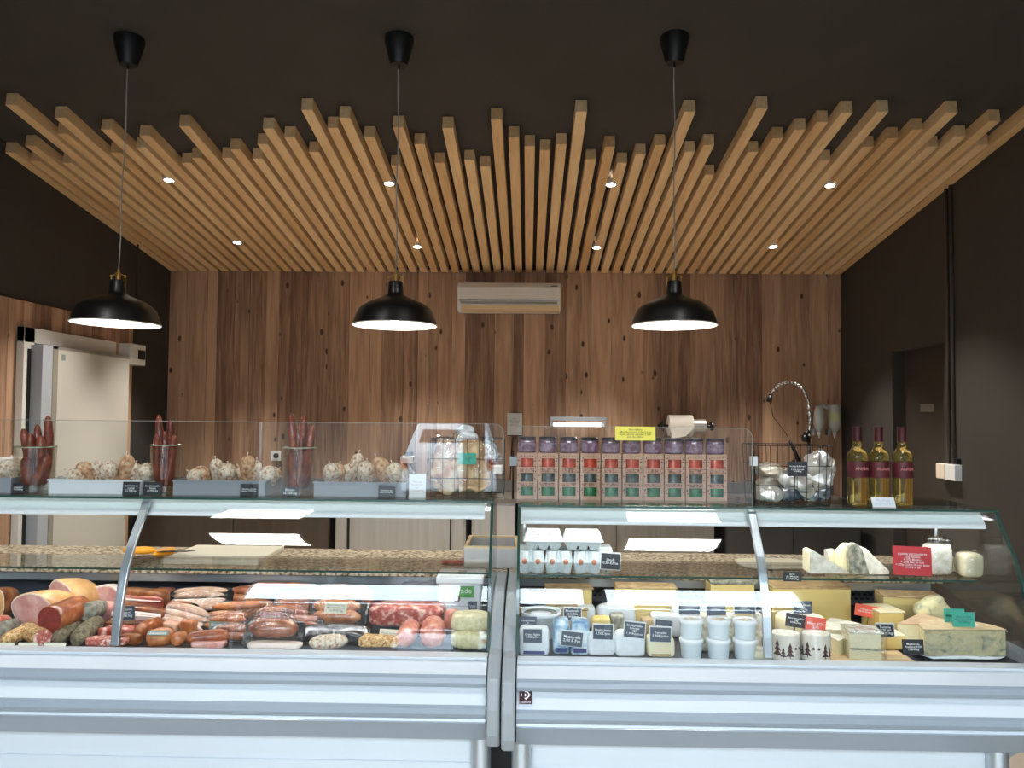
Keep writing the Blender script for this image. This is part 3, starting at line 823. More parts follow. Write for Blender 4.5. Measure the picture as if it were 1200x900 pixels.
    # legs and kick panel
    for a in leg_x:
        MB().lathe([(0, 0.0), (0.032, 0.0), (0.032, 0.575), (0, 0.575)], 24, (a, 2.565 + dy, 0)).build('leg', m_alu, t, smooth=True, angle=40)
    return t, X0, X1

m_topglass = thin_glass('top_glass_sheet', (0.86, 0.93, 0.9, 1), 0.05)
LX0, LX1, RX0, RX1 = -2.66, -0.078, -0.073, 1.66
LT, RT = 1.294, 1.284
xs_ = lambda px: (px - 619) * 2.80 / F
lc = (LX0 + LX1) / 2; rc = (RX0 + RX1) / 2
tL, lX0, lX1 = case(LX0, LX1, LT, 0.03, 'left refrigerated display case with sausages, hams and packed meat', [-1.36 - lc], [lX for lX in (-2.55 - lc, -0.142 - lc)])
tR, rX0, rX1 = case(RX0, RX1, RT, 0.0, 'right refrigerated display case with cheeses and egg cartons', [0.780 - rc], [-0.012 - rc, 1.475 - rc])
# perforated air grille at the back of the cheese case
def perforated(x0, x1, parent, off):
    b = MB(); zz = [0.826, 0.844, 0.862, 0.880, 0.898]; s = 0.024
    b.box(x0, x1, 3.44, 3.449, 0.805, 0.93, 0)
    o = b.build('air_grille', m_perf, parent)
    b = MB()
    for r, z in enumerate(zz):
        x = x0 + 0.01 + (s / 2 if r % 2 else 0)
        while x < x1 - 0.02:
            b.box(x, x + 0.014, 3.438, 3.4395, z, z + 0.009); x += s
    return b.build('grille_holes', m_black, parent)
perforated(rX0 + 0.06, rX1 - 0.06, tR, 0)
# badge on the cheese case
p = at(616, 814, 2.47)
MBb = MB().box(-0.0195, 0.0195, 0, 0.003, 0, 0.046)
bd = MBb.build('maker_badge', mat('dark_maroon_badge', C(62, 28, 34), 0.35), tR, loc=(p.x - rc, 2.4555, p.z - 0.022), rot=(-0.60, 0, 0))
def poly_flat(pts, y=-0.0006):
    b = MB(); vs = [b.bm.verts.new((x, y, z)) for x, z in pts]; b.face(vs); return b
q = []
# diamond with round hole, open to the left
o_ = [(-0.004, 0.034), (0.0015, 0.0405), (0.0155, 0.0255), (0.0015, 0.0105), (-0.0045, 0.016), (0.002, 0.018), (0.008, 0.0225), (0.008, 0.029), (0.0035, 0.0335)]
poly_flat(o_).build('badge_diamond', m_chalk, bd)
b = poly_flat([(-0.003, 0.021), (0.0, 0.021), (0.002, 0.0235), (0.0, 0.0295), (-0.003, 0.0295)])
vs = [b.bm.verts.new((x, -0.0006, z)) for x, z in [(-0.016, 0.0255), (-0.0115, 0.021), (-0.0115, 0.030)]]; b.face(vs)
b.build('badge_bars', m_chalk, bd)
lettering('badge_word', ['Diamond'], 0.032, 0.005, m_chalk, bd, (0, -0.0006, 0.0045), 0.01)

# upright glass guards on the case tops
def guard(px0, px1, ptop, Y, z0, label, rr=False, thru=None):
    a = at(px0, 540, Y).x if isinstance(px0, (int, float)) and px0 > -400 else LX0
    c = at(px1, 540, Y).x; zt = at(px1, ptop, Y).z
    pts = [(a, z0), (c, z0)]
    R = 0.035
    for k in range(7):
        t_ = math.pi / 2 * k / 6
        pts.append((c - R + R * math.cos(t_), zt - R + R * math.sin(t_)))
    pts.append((a, zt))
    b = MB(); b.prism(pts, 'y', Y, Y + 0.006)
    t = thing('glass_guard', label, 'glass screen', (0, 0, 0))
    b.build('pane', m_glass, t)
    b = MB()
    e = 0.0016
    b.box(a, c - R, Y - 0.0003, Y + 0.0063, zt - e / 2, zt + e / 2)
    b.box(c - e / 2, c + e / 2, Y - 0.0003, Y + 0.0063, z0, zt - R)
    prev = None
    for k in range(6):
        t0, t1 = math.pi / 2 * k / 6, math.pi / 2 * (k + 1) / 6
        b.tube([(c - R + R * math.cos(t0), Y + 0.003, zt - R + R * math.sin(t0)), (c - R + R * math.cos(t1), Y + 0.003, zt - R + R * math.sin(t1))], 0.0012, 6)
    b.build('polished_edge', mat('pale_glass_edge', C(150, 150, 140), 0.3), t)
    return a, c, zt
GUY = 2.85
a, c, zt = guard(-500, 590, 497, GUY + 0.02, LT, 'upright glass screen in front of the sausage trays')
guard(606, 882, 502, GUY, RT, 'upright glass screen in front of the jar gift boxes')
# black clamps
for px, Y, zz, lb in [(884, GUY, RT, 'black clamp post at the right end of the gift box screen'), (600, 2.95, RT, 'dark clamp post between the two glass screens')]:
    p = at(px, 541, Y)
    t = thing('clamp_post', lb, 'clamp', (p.x + 0.004, Y + 0.02, zz))
    MB().tube([(0, 0, 0), (0, 0, p.z - zz + 0.04)], 0.004, 8).build('post', m_wire, t, smooth=True)
    MB().box(-0.014, 0.014, -0.012, 0.012, p.z - zz - 0.016, p.z - zz + 0.018).build('clamp_block', m_white if px > 700 else m_gable, t, bevel=0.002)

# filler and tray in the gap between the cases, behind
a, c = at(547, 650, 3.45), at(607, 650, 3.45)
t = thing('steel_bin', 'stainless box with pale wooden rim standing across the case gap', 'box', ((a.x + c.x) / 2, 3.30, GZ + 0.001))
hw = (c.x - a.x) / 2; hh = at(575, 643, 3.3).z - GZ
b = MB(); b.box(-hw, hw, 0, 0.012, 0, hh); b.box(-hw, -hw + 0.012, 0.012, 0.3, 0, hh); b.box(hw - 0.012, hw, 0.012, 0.3, 0, hh); b.box(-hw + 0.012, hw - 0.012, 0.288, 0.3, 0, hh); b.box(-hw + 0.012, hw - 0.012, 0.012, 0.288, 0, 0.01)
b.build('walls', m_steel, t)
b = MB(); z = hh
b.box(-hw, hw, 0, 0.014, z, z + 0.008); b.box(-hw, -hw + 0.014, 0.014, 0.3, z, z + 0.008); b.box(hw - 0.014, hw, 0.014, 0.3, z, z + 0.008); b.box(-hw + 0.014, hw - 0.014, 0.286, 0.3, z, z + 0.008)
b.build('rim', mat('pale_wood_rim', C(214, 190, 150), 0.5), t)

# ------------------------------------------------------------------ food materials
m_drysaus = mottle('floury_dry_sausage', [(0.3, C(150, 98, 70)), (0.42, C(206, 174, 142)), (0.58, C(236, 222, 202))], 90, rough=0.8, bump=0.4)
m_drysaus2 = mottle('tan_dry_sausage', [(0.3, C(166, 108, 74)), (0.5, C(212, 168, 128)), (0.7, C(234, 208, 176))], 80, rough=0.7, bump=0.4)
m_smoked = mottle('smoked_stick', [(0.3, C(84, 34, 22)), (0.6, C(134, 62, 40)), (0.8, C(170, 92, 60))], 30, rough=0.35, bump=0.3, coat=0.3)
m_pinkham = mottle('pink_ham', [(0.35, C(206, 138, 128)), (0.55, C(226, 170, 160)), (0.75, C(240, 200, 190))], 22, rough=0.4, coat=0.2)
m_rind = mottle('golden_ham_rind', [(0.35, C(200, 140, 80)), (0.6, C(228, 180, 120)), (0.8, C(240, 210, 165))], 14, rough=0.4, coat=0.2)
m_fat = mat('white_fat', C(238, 218, 204), 0.45)
m_brownsaus = mottle('brown_sausage', [(0.3, C(112, 52, 28)), (0.55, C(168, 90, 50)), (0.78, C(206, 140, 92))], 30, rough=0.28, bump=0.15, coat=0.4)
m_orangesaus = mottle('orange_sausage', [(0.3, C(158, 80, 42)), (0.55, C(204, 128, 78)), (0.78, C(232, 180, 128))], 26, rough=0.28, bump=0.15, coat=0.4)
m_palesaus = mottle('pale_sausage', [(0.3, C(206, 150, 120)), (0.6, C(230, 188, 158)), (0.8, C(242, 214, 190))], 20, rough=0.3, bump=0.1, coat=0.4)
m_rawred = mottle('raw_red_meat', [(0.35, C(140, 44, 34)), (0.5, C(186, 86, 70)), (0.65, C(232, 190, 172))], 45, rough=0.35, bump=0.3, coat=0.3)
m_rawpink = mottle('raw_pink_sausage', [(0.35, C(196, 104, 82)), (0.6, C(222, 150, 126)), (0.8, C(238, 190, 170))], 35, rough=0.3, bump=0.2, coat=0.4)
m_herb = mottle('herb_crusted', [(0.3, C(78, 68, 52)), (0.5, C(116, 102, 78)), (0.75, C(156, 142, 112))], 80, rough=0.75, bump=0.5)
m_grain = mottle('grain_crusted', [(0.35, C(150, 92, 52)), (0.5, C(206, 160, 100)), (0.7, C(236, 210, 160))], 110, rough=0.7, bump=0.5)
m_mold = mottle('grey_green_crust', [(0.35, C(110, 106, 92)), (0.6, C(160, 156, 140)), (0.8, C(196, 192, 178))], 40, rough=0.8, bump=0.2)
m_darkcut = mottle('dark_red_cut', [(0.3, C(120, 40, 34)), (0.7, C(150, 62, 52))], 60, rough=0.35)
m_pinkcut = mottle('speckled_cut', [(0.4, C(176, 84, 72)), (0.55, C(204, 126, 112)), (0.62, C(236, 208, 196))], 90, rough=0.4)
m_bacon = mottle('bacon_streaks', [(0.38, C(132, 48, 38)), (0.5, C(196, 112, 96)), (0.58, C(240, 216, 206))], 14, rough=0.35, coat=0.3, stretch=(0.15, 1, 2.5))
m_baconrind = mottle('smoked_rind', [(0.3, C(84, 44, 22)), (0.55, C(140, 80, 40)), (0.8, C(190, 128, 72))], 20, rough=0.35, bump=0.3, coat=0.3)
m_blackfilm = mottle('black_vacuum_film', [(0.3, C(20, 20, 22)), (0.8, C(38, 38, 42))], 30, rough=0.16, bump=1.0, coat=0.8)
m_comte = mottle('yellow_cheese_paste', [(0.3, C(228, 196, 120)), (0.7, C(238, 212, 142))], 6, rough=0.5)
m_comterind = mottle('brown_cheese_rind', [(0.3, C(176, 142, 98)), (0.6, C(206, 176, 130)), (0.8, C(224, 200, 160))], 30, rough=0.8, bump=0.3)
m_brie = mottle('white_bloomy_rind', [(0.35, C(206, 198, 178)), (0.6, C(232, 228, 214)), (0.8, C(246, 244, 236))], 40, rough=0.85, bump=0.3)
m_greyrind = mottle('grey_ash_rind', [(0.35, C(110, 108, 96)), (0.55, C(162, 158, 140)), (0.75, C(206, 200, 178))], 55, rough=0.85, bump=0.3)
m_blue = mottle('blue_cheese_paste', [(0.32, C(128, 134, 132)), (0.42, C(204, 196, 158)), (0.56, C(234, 220, 168))], 26, rough=0.55, bump=0.2, dist=1.0)
m_cream = mottle('cream_cheese_paste', [(0.3, C(226, 212, 166)), (0.7, C(240, 230, 196))], 14, rough=0.55)
m_veined = mottle('grey_veined_paste', [(0.3, C(150, 146, 126)), (0.42, C(204, 196, 160)), (0.7, C(224, 216, 176))], 18, rough=0.6)
m_paper = mottle('white_wrapping_paper', [(0.3, C(226, 228, 230)), (0.7, C(244, 245, 246))], 30, rough=0.5, bump=0.5)
m_tub = mat('white_tub_plastic', C(238, 240, 242), 0.35, coat=0.2)
m_pot = mat('pale_blue_white_pot', C(222, 230, 234), 0.3, coat=0.2)
m_potwrap = mottle('cream_curly_filling', [(0.35, C(190, 176, 150)), (0.55, C(232, 224, 204)), (0.75, C(246, 242, 230))], 60, rough=0.7, bump=0.8)
m_board = wood('pale_board', C(226, 198, 154), C(200, 164, 116), axis=0, fine=30)
m_cutboard = mat('cream_cutting_board', C(242, 234, 212), 0.5)
m_green = mat('green_card', C(72, 168, 148), 0.5)
m_red = mat('red_card', C(196, 64, 70), 0.45)
m_redor = mat('orange_red_card', C(230, 96, 76), 0.45)
m_pink = mat('pink_card', C(222, 158, 158), 0.5)
m_creamc = mat('cream_card', C(232, 224, 200), 0.5)
m_greyc = mat('grey_green_card', C(138, 146, 134), 0.5)
m_slatec = mat('blue_grey_card', C(66, 78, 92), 0.45)
m_tray = mat('grey_plastic_tray', C(150, 152, 158), 0.4)
m_traylt = mat('white_plastic_tray', C(226, 228, 232), 0.4)
m_kraft = mottle('kraft_cardboard', [(0.3, C(186, 144, 120)), (0.7, C(200, 160, 136))], 50, rough=0.75)
m_egg = mat('brown_egg', C(190, 128, 98), 0.5)
m_carton = mottle('grey_pulp', [(0.3, C(196, 204, 204)), (0.7, C(214, 220, 219))], 120, rough=0.9, bump=0.3)

# ------------------------------------------------------------------ makers for goods
def sausage_mb(Ln, r, bend=0.0, seed=0, n=16, seg=12, fl=1.0, wob=0.06, blunt=2.6):
    """along X, centred, resting plane z=0"""
    R = random.Random(seed); path = []; rad = []
    for i in range(n + 1):
        u = -1 + 2 * i / n
        u = math.sin(u * math.pi / 2)
        path.append((u * Ln / 2, bend * (1 - u * u) * Ln, 0))
        rad.append(max(0.0008, r * (1 - abs(u) ** blunt) ** 0.5 * (1 + R.uniform(-wob, wob))))
    b = MB(); b.tube(path, rad, seg)
    for v in b.bm.verts: v.co.z = v.co.z * fl
    return b
def between(name, p0, p1, r, m, label, cat, group=None, bend=0.0, seed=0, blunt=2.6, cut=None, cutm=None, fl=1.0, twist=False, rings=0):
    """a sausage from world point p0 to p1 (axis points)"""
    p0, p1 = Vector(p0), Vector(p1); d = p1 - p0; Ln = d.length
    q = d.to_track_quat('X', 'Z')
    t = None
    b = sausage_mb(Ln, r, bend, seed, blunt=blunt, fl=fl)
    if cut or twist:
        t = thing(name, label, cat, (p0 + p1) / 2, q.to_euler(), group)
        if cut:   # flat cut at the p0 end
            b2 = MB()
            rr = [r * 0.97] + [r * (1 + 0.03 * math.sin(k * 3 + seed)) for k in range(8)] + [r * 0.9, r * 0.6, 0.002]
            xs = [-Ln / 2] + [-Ln / 2 + Ln * (k + 1) / 9 * 0.86 for k in range(8)] + [Ln * 0.42, Ln * 0.47, Ln * 0.5]
            b2.tube([(x, 0, 0) for x in xs], rr, 20)
            b.bm.free(); b2.build('casing', m, t, smooth=True, angle=50)
            MB().tube([(-Ln / 2 - 0.0012, 0, 0), (-Ln / 2, 0, 0)], r * 0.93, 20).build('cut_face', cutm, t)
        else:
            b.build('casing', m, t, smooth=True)
            MB().tube([(Ln / 2 - 0.004, 0, 0), (Ln / 2 + 0.008, 0, 0.002), (Ln / 2 + 0.018, 0, 0.0)], [0.002, 0.0015, 0.003], 6).tube([(-Ln / 2 + 0.004, 0, 0), (-Ln / 2 - 0.01, 0, 0.0)], [0.002, 0.003], 6).build('tied_end', m_fat, t, smooth=True)
        return t
    o = b.build(name, m, loc=(p0 + p1) / 2, rot=q.to_euler(), smooth=True)
    return tag(o, label, cat, group)

def tray(px0, px1, pyt, Y, z0, depth, label, m, name='food_tray'):
    a = at(px0, pyt, Y); c = at(px1, pyt, Y); w_ = c.x - a.x; h_ = a.z - z0
    t = thing(name, label, 'tray', ((a.x + c.x) / 2, Y, z0))
    hw = w_ / 2; k = 0.004
    b = MB(); b.box(-hw, hw, 0, k, 0, h_); b.box(-hw, hw, depth - k, depth, 0, h_); b.box(-hw, -hw + k, k, depth - k, 0, h_); b.box(hw - k, hw, k, depth - k, 0, h_); b.box(-hw + k, hw - k, k, depth - k, 0, k)
    b.build('walls', m, t)
    b = MB(); b.box(-hw - 0.004, hw + 0.004, -0.004, 0.003, h_ - 0.004, h_ + 0.002); b.box(-hw - 0.004, hw + 0.004, depth - 0.003, depth + 0.004, h_ - 0.004, h_ + 0.002); b.box(-hw - 0.004, -hw + 0.003, 0.003, depth - 0.003, h_ - 0.004, h_ + 0.002); b.box(hw - 0.003, hw + 0.004, 0.003, depth - 0.003, h_ - 0.004, h_ + 0.002)
    b.build('rim', m, t)
    return t, (a.x, c.x), z0 + h_

def vase(px0, px1, pyt, Y, z0, label, sticks, lab2):
    a = at(px0, pyt, Y); c = at(px1, pyt, Y); r = (c.x - a.x) / 2; h_ = a.z - z0; cx = (a.x + c.x) / 2
    t = thing('glass_vase', label, 'vase', (cx, Y, z0), 0, 'glass vases of smoked sausage sticks')
    b = MB(); b.lathe([(0, 0), (r * 0.93, 0), (r * 0.94, 0.004), (r, h_), (r - 0.004, h_), (r * 0.94 - 0.004, 0.012), (0, 0.012)], 32)
    b.build('glass_wall', m_vase, t, smooth=True, angle=50)
    b = MB(); b.lathe([(r - 0.0045, h_ - 0.002), (r - 0.002, h_ + 0.002), (r + 0.001, h_), (r, h_ - 0.003)], 32).build('rim', m_vaserim, t, smooth=True)
    for k, (tx, ty, ang, rr) in enumerate(sticks):
        top = at(tx, ty, Y + 0.35 * r * math.sin(ang))
        bx = cx + (0.42 * r) * math.cos(ang); by = Y + 0.42 * r * math.sin(ang)
        lb = '%s, %s' % (lab2, ['leaning tall at the back', 'bent one at the left', 'upright in the middle', 'at the right', 'short one at the front', 'low at the left front', 'low at the right front'][k])
        between('smoked_stick', (bx, by, z0 + 0.02), (top.x, top.y, top.z), rr, m_smoked, lb, 'smoked sausage', 'smoked sausage sticks in the glass vases', bend=0.04 * (-1) ** k, seed=k, blunt=5)
m_vase = thin_glass('vase_glass', (0.97, 0.96, 0.93, 1), 0.05)
m_vaserim = mat('vase_rim', C(150, 155, 130), 0.2)

GT = LT
Yv = 2.97
vase(20, 64, 523, Yv, GT, 'glass vase of smoked sticks at the far left of the counter top',
     [(56, 487, 0.6, .017), (27, 502, 2.6, .016), (44, 497, 1.6, .015), (47, 510, -0.6, .017), (36, 508, 3.6, .018), (30, 535, -2.0, .02), (55, 533, -1.0, .02)], 'smoked sausage stick in the leftmost vase')
vase(178, 212, 521, Yv, GT, 'glass vase of smoked sticks between the white and the first grey tray',
     [(186, 486, 2.0, .015), (200, 491, 1.0, .014), (193, 505, 1.6, .015), (204, 509, 0.0, .014), (184, 508, 3.3, .014), (189, 535, -2.0, .015), (201, 533, -1.0, .015)], 'smoked sausage stick in the second vase')
vase(331, 371, 524, Yv, GT, 'glass vase of smoked sticks between the two grey trays',
     [(341, 484, 2.0, .016), (357, 487, 1.0, .017), (349, 498, 1.6, .014), (366, 498, 0.0, .017), (354, 512, -1.2, .013), (341, 530, -2.3, .019), (361, 528, -1.0, .019)], 'smoked sausage stick in the third vase')
WORDS = ['lowest at the left end', 'second from the left', 'third from the left', 'fourth from the left', 'fifth from the left', 'sixth from the left', 'seventh from the left', 'eighth from the left', 'ninth from the left', 'tenth from the left']
def heap(tr, tops, Y, lab, m=None, r=0.029, grp=''):
    """dry sausages standing slanted in a tray: tops = (px,py,lean px)"""
    t, (xa, xc), zt = tr
    for k, (px, py, ln) in enumerate(tops):
        Yk = Y + 0.03 + 0.05 * ((k * 7) % 3) / 2
        tp_ = at(px, py, Yk); Lz = max(0.06, tp_.z - GT - 0.012)
        base = Vector((min(max(at(px - ln, py, Yk).x, xa + 0.035), xc - 0.035), Yk + 0.06, GT + 0.028))
        between('dry_sausage', base, tp_, r * (1 + 0.12 * math.sin(k * 2.3)), m if m and k % 3 == 1 else m_drysaus, 'floury dry sausage in %s, %s' % (lab, WORDS[k]), 'dry sausage', grp, bend=0.06 * (-1) ** k, seed=k, blunt=4, twist=True)
tr0 = tray(-40, 13, 560, 2.90, GT, 0.2, 'dark grey tray cut off by the left photo edge', m_tray)
heap(tr0, [(-8, 548, -4), (4, 541, -10), (16, 538, -18)], 2.92, 'the cut-off tray at the left edge', grp='dry sausages in the left edge tray')
tr1 = tray(57, 166, 562, 2.90, GT, 0.2, 'white plastic tray of dry sausages between the first two vases', m_traylt)
heap(tr1, [(80, 553, -8), (98, 543, 2), (112, 542, 10), (131, 543, 14), (148, 534, 12), (160, 544, 10), (172, 546, 14), (120, 552, -20)], 2.92, 'the white tray', m_drysaus2, grp='dry sausages in the white tray')
tr2 = tray(203, 311, 563, 2.90, GT, 0.2, 'grey plastic tray of dry sausages between second and third vase', m_tray)
heap(tr2, [(222, 554, -8), (236, 550, 4), (252, 539, 6), (267, 545, 4), (290, 535, 10), (301, 541, 4), (314, 550, 8), (326, 551, 20), (280, 548, -6)], 2.92, 'the middle grey tray', m_drysaus2, r=0.030, grp='dry sausages in the middle grey tray')
tr3 = tray(368, 476, 565, 2.90, GT, 0.2, 'grey plastic tray of dry sausages left of the bread basket', m_tray)
heap(tr3, [(386, 545, 4), (398, 545, 8), (420, 532, 16), (430, 542, 2), (441, 536, -12), (450, 546, 0), (459, 544, -2), (471, 546, 2), (408, 547, 10)], 2.92, 'the right grey tray', m_drysaus2, r=0.030, grp='dry sausages in the right grey tray')
Yt = 2.878
card(14, 568, 28, 580, Yt, ['Saucisson', '24.90€/kg'], 'small black price card at the foot of the leftmost vase', pick=0)
card(143, 567, 163, 582, Yt, ['Saucisson au', 'comté', '21.90€/kg'], 'black price card on the right end of the white tray')
card(167, 567, 190, 582, Yt, ['Saucisse sèche', 'fumée', '23.90€/kg'], 'black price card at the foot of the second vase')
card(281, 569, 302, 583, Yt, ['Saucisson du Jura', 'nature 19.90€/kg'], 'black price card on the right end of the middle grey tray')
card(330, 572, 350, 583, Yt, ['Bâtons', '18.50€/kg'], 'black price card at the foot of the third vase')
card(443, 569, 463, 583, Yt, ['Saucisson aux', 'noix 21.90€/kg'], 'black price card on the right grey tray')
card(479, 557, 499, 585, Yt, ['Pain du', 'boulanger', 'sur', 'commande'], 'white paper card standing left of the bread basket', m=m_white, tm=mat('faint_pink_print', C(196, 170, 176)), name='notice_card', cat='notice', lean=0.05)

# ------------------------------------------------------------------ wire baskets
def basket(px0, px1, pyt, Y, z0, depth, label, nx, levels, flare=0.0, wr=0.0014):
    a = at(px0, pyt, Y); c = at(px1, pyt, Y); w_ = c.x - a.x; h_ = a.z - z0; hw = w_ / 2
    t = thing('wire_basket', label, 'basket', ((a.x + c.x) / 2, Y, z0))
    def ringp(z, o): return [(-hw - o, -o, z), (hw + o, -o, z), (hw + o, depth + o, z), (-hw - o, depth + o, z), (-hw - o, -o, z)]
    b = MB()
    def closed(pts, r):
        for p, q in zip(pts, pts[1:]): b.tube([p, q], r, 6)
    closed(ringp(h_, 0), wr * 1.3)
    b.build('rim', m_wire, t)
    b = MB(); closed(ringp(0.003, -flare), wr * 1.3)
    b.build('base_ring', m_wire, t)
    b = MB()
    for lv in levels: 
        for p, q in zip(ringp(h_ * lv, -flare * (1 - lv)), ringp(h_ * lv, -flare * (1 - lv))[1:]): b.tube([p, q], wr, 5)
    for k in range(nx + 1):
        u = -1 + 2 * k / nx
        for y, s in ((0, 1), (depth, -1)):
            b.tube([(u * (hw - flare), y + s * flare, 0.003), (u * hw, y, h_)], wr, 5)
        if 0 < k < nx: b.tube([(u * (hw - flare), flare, 0.003), (u * (hw - flare), depth - flare, 0.003)], wr, 5)
    for k in range(1, 4):
        y = depth * k / 4
        for s in (-1, 1): b.tube([(s * (hw - flare), y, 0.003), (s * hw, y, h_)], wr, 5)
    b.build('wires', m_wire, t)
    return t
m_breadbag = mottle('golden_bread_slices', [(0.34, C(150, 82, 40)), (0.48, C(204, 140, 84)), (0.62, C(236, 204, 160))], 20, rough=0.4, bump=0.5, coat=0.5)
m_breadpale = mottle('pale_bread', [(0.36, C(196, 138, 84)), (0.56, C(232, 198, 152))], 16, rough=0.5, bump=0.3, coat=0.4)
bk = basket(505, 590, 514, 2.90, GT, 0.17, 'black wire basket of bagged bread at the right end of the sausage case', 6, (0.33, 0.66))
def bag(px, py0, py1, wpx, Y, z0, label, m, tilt, seed, white=True, yaw=0.0, dep=0.045, name='bread_bag'):
    a = at(px, py1, Y); tpz = at(px, py0, Y).z; h_ = (tpz - z0); k = Y / F
    t = thing(name, label, 'bag of bread', (a.x, Y, z0 + 0.006), (0, tilt, yaw), 'bags of bread in the wire basket')
    b = MB(); b.blob(wpx * k / 2, dep, h_ * 0.46, (0, 0, h_ * 0.46), e=0.62, seed=seed, amp=0.02, fr=26, nu=32, nv=24)
    b.build('bread', m, t, smooth=True)
    b = MB(); b.blob(wpx * k / 2 * 1.05, dep * 1.08, h_ * 0.5, (0, 0, h_ * 0.49), e=0.7, seed=seed + 5, amp=0.022, fr=34, nu=32, nv=22)
    b.build('clear_wrap', m_film, t, smooth=True)
    if white:
        b = MB(); b.blob(wpx * k * 0.3, 0.02, 0.02, (0.0, 0, h_ * 0.93), e=0.8, seed=seed + 2, amp=0.012, fr=40)
        b.build('tied_top', m_paper, t, smooth=True)
    return t
bag(522, 517, 581, 38, 2.965, GT, 'clear bag of browned bread leaning at the left of the basket', m_breadbag, 0.07, 1, white=False)
bag(556, 512, 581, 42, 2.965, GT, 'tall clear bag of pale bread slices behind the green card', m_breadpale, -0.13, 2)
bag(541, 505, 578, 34, 3.04, GT, 'tall bag of bread with white paper top at the back of the basket', m_breadpale, 0.05, 3)
card(537, 531, 558, 544, 2.888, ['Pain de campagne', 'tranché', '3.20€'], 'green price card on the bread basket', m=m_green, tm=mat('dark_green_print', C(36, 110, 96)), lean=0.0, name='price_tag', th=0.003)

# ------------------------------------------------------------------ gift boxes with jars
Yb = 2.985
kb = Yb / F
bw = 23.2 * kb; bh = 53.5 * kb; bdp = 0.076
z0 = RT
first_box = None
m_jar_o = mottle('orange_red_preserve', [(0.3, C(168, 52, 34)), (0.7, C(206, 84, 58))], 40, rough=0.15, coat=0.8)
m_jar_d = mottle('dark_green_grey_preserve', [(0.3, C(44, 48, 44)), (0.7, C(96, 102, 92))], 60, rough=0.15, coat=0.8)
m_jar_g = mottle('bright_green_preserve', [(0.3, C(24, 84, 46)), (0.7, C(52, 128, 74))], 40, rough=0.15, coat=0.8)
m_jar_p = mottle('purple_preserve', [(0.3, C(92, 62, 78)), (0.7, C(136, 106, 122))], 30, rough=0.12, coat=0.9)
m_boxprint = mottle('printed_pink_band', [(0.4, C(120, 84, 72)), (0.55, C(190, 144, 124))], 140, rough=0.8)
m_jarlid = mat('dark_jar_lid', C(46, 36, 42), 0.3)
zc_ = [(0.79, m_jar_o), (0.47, m_jar_d), (0.17, m_jar_g)]
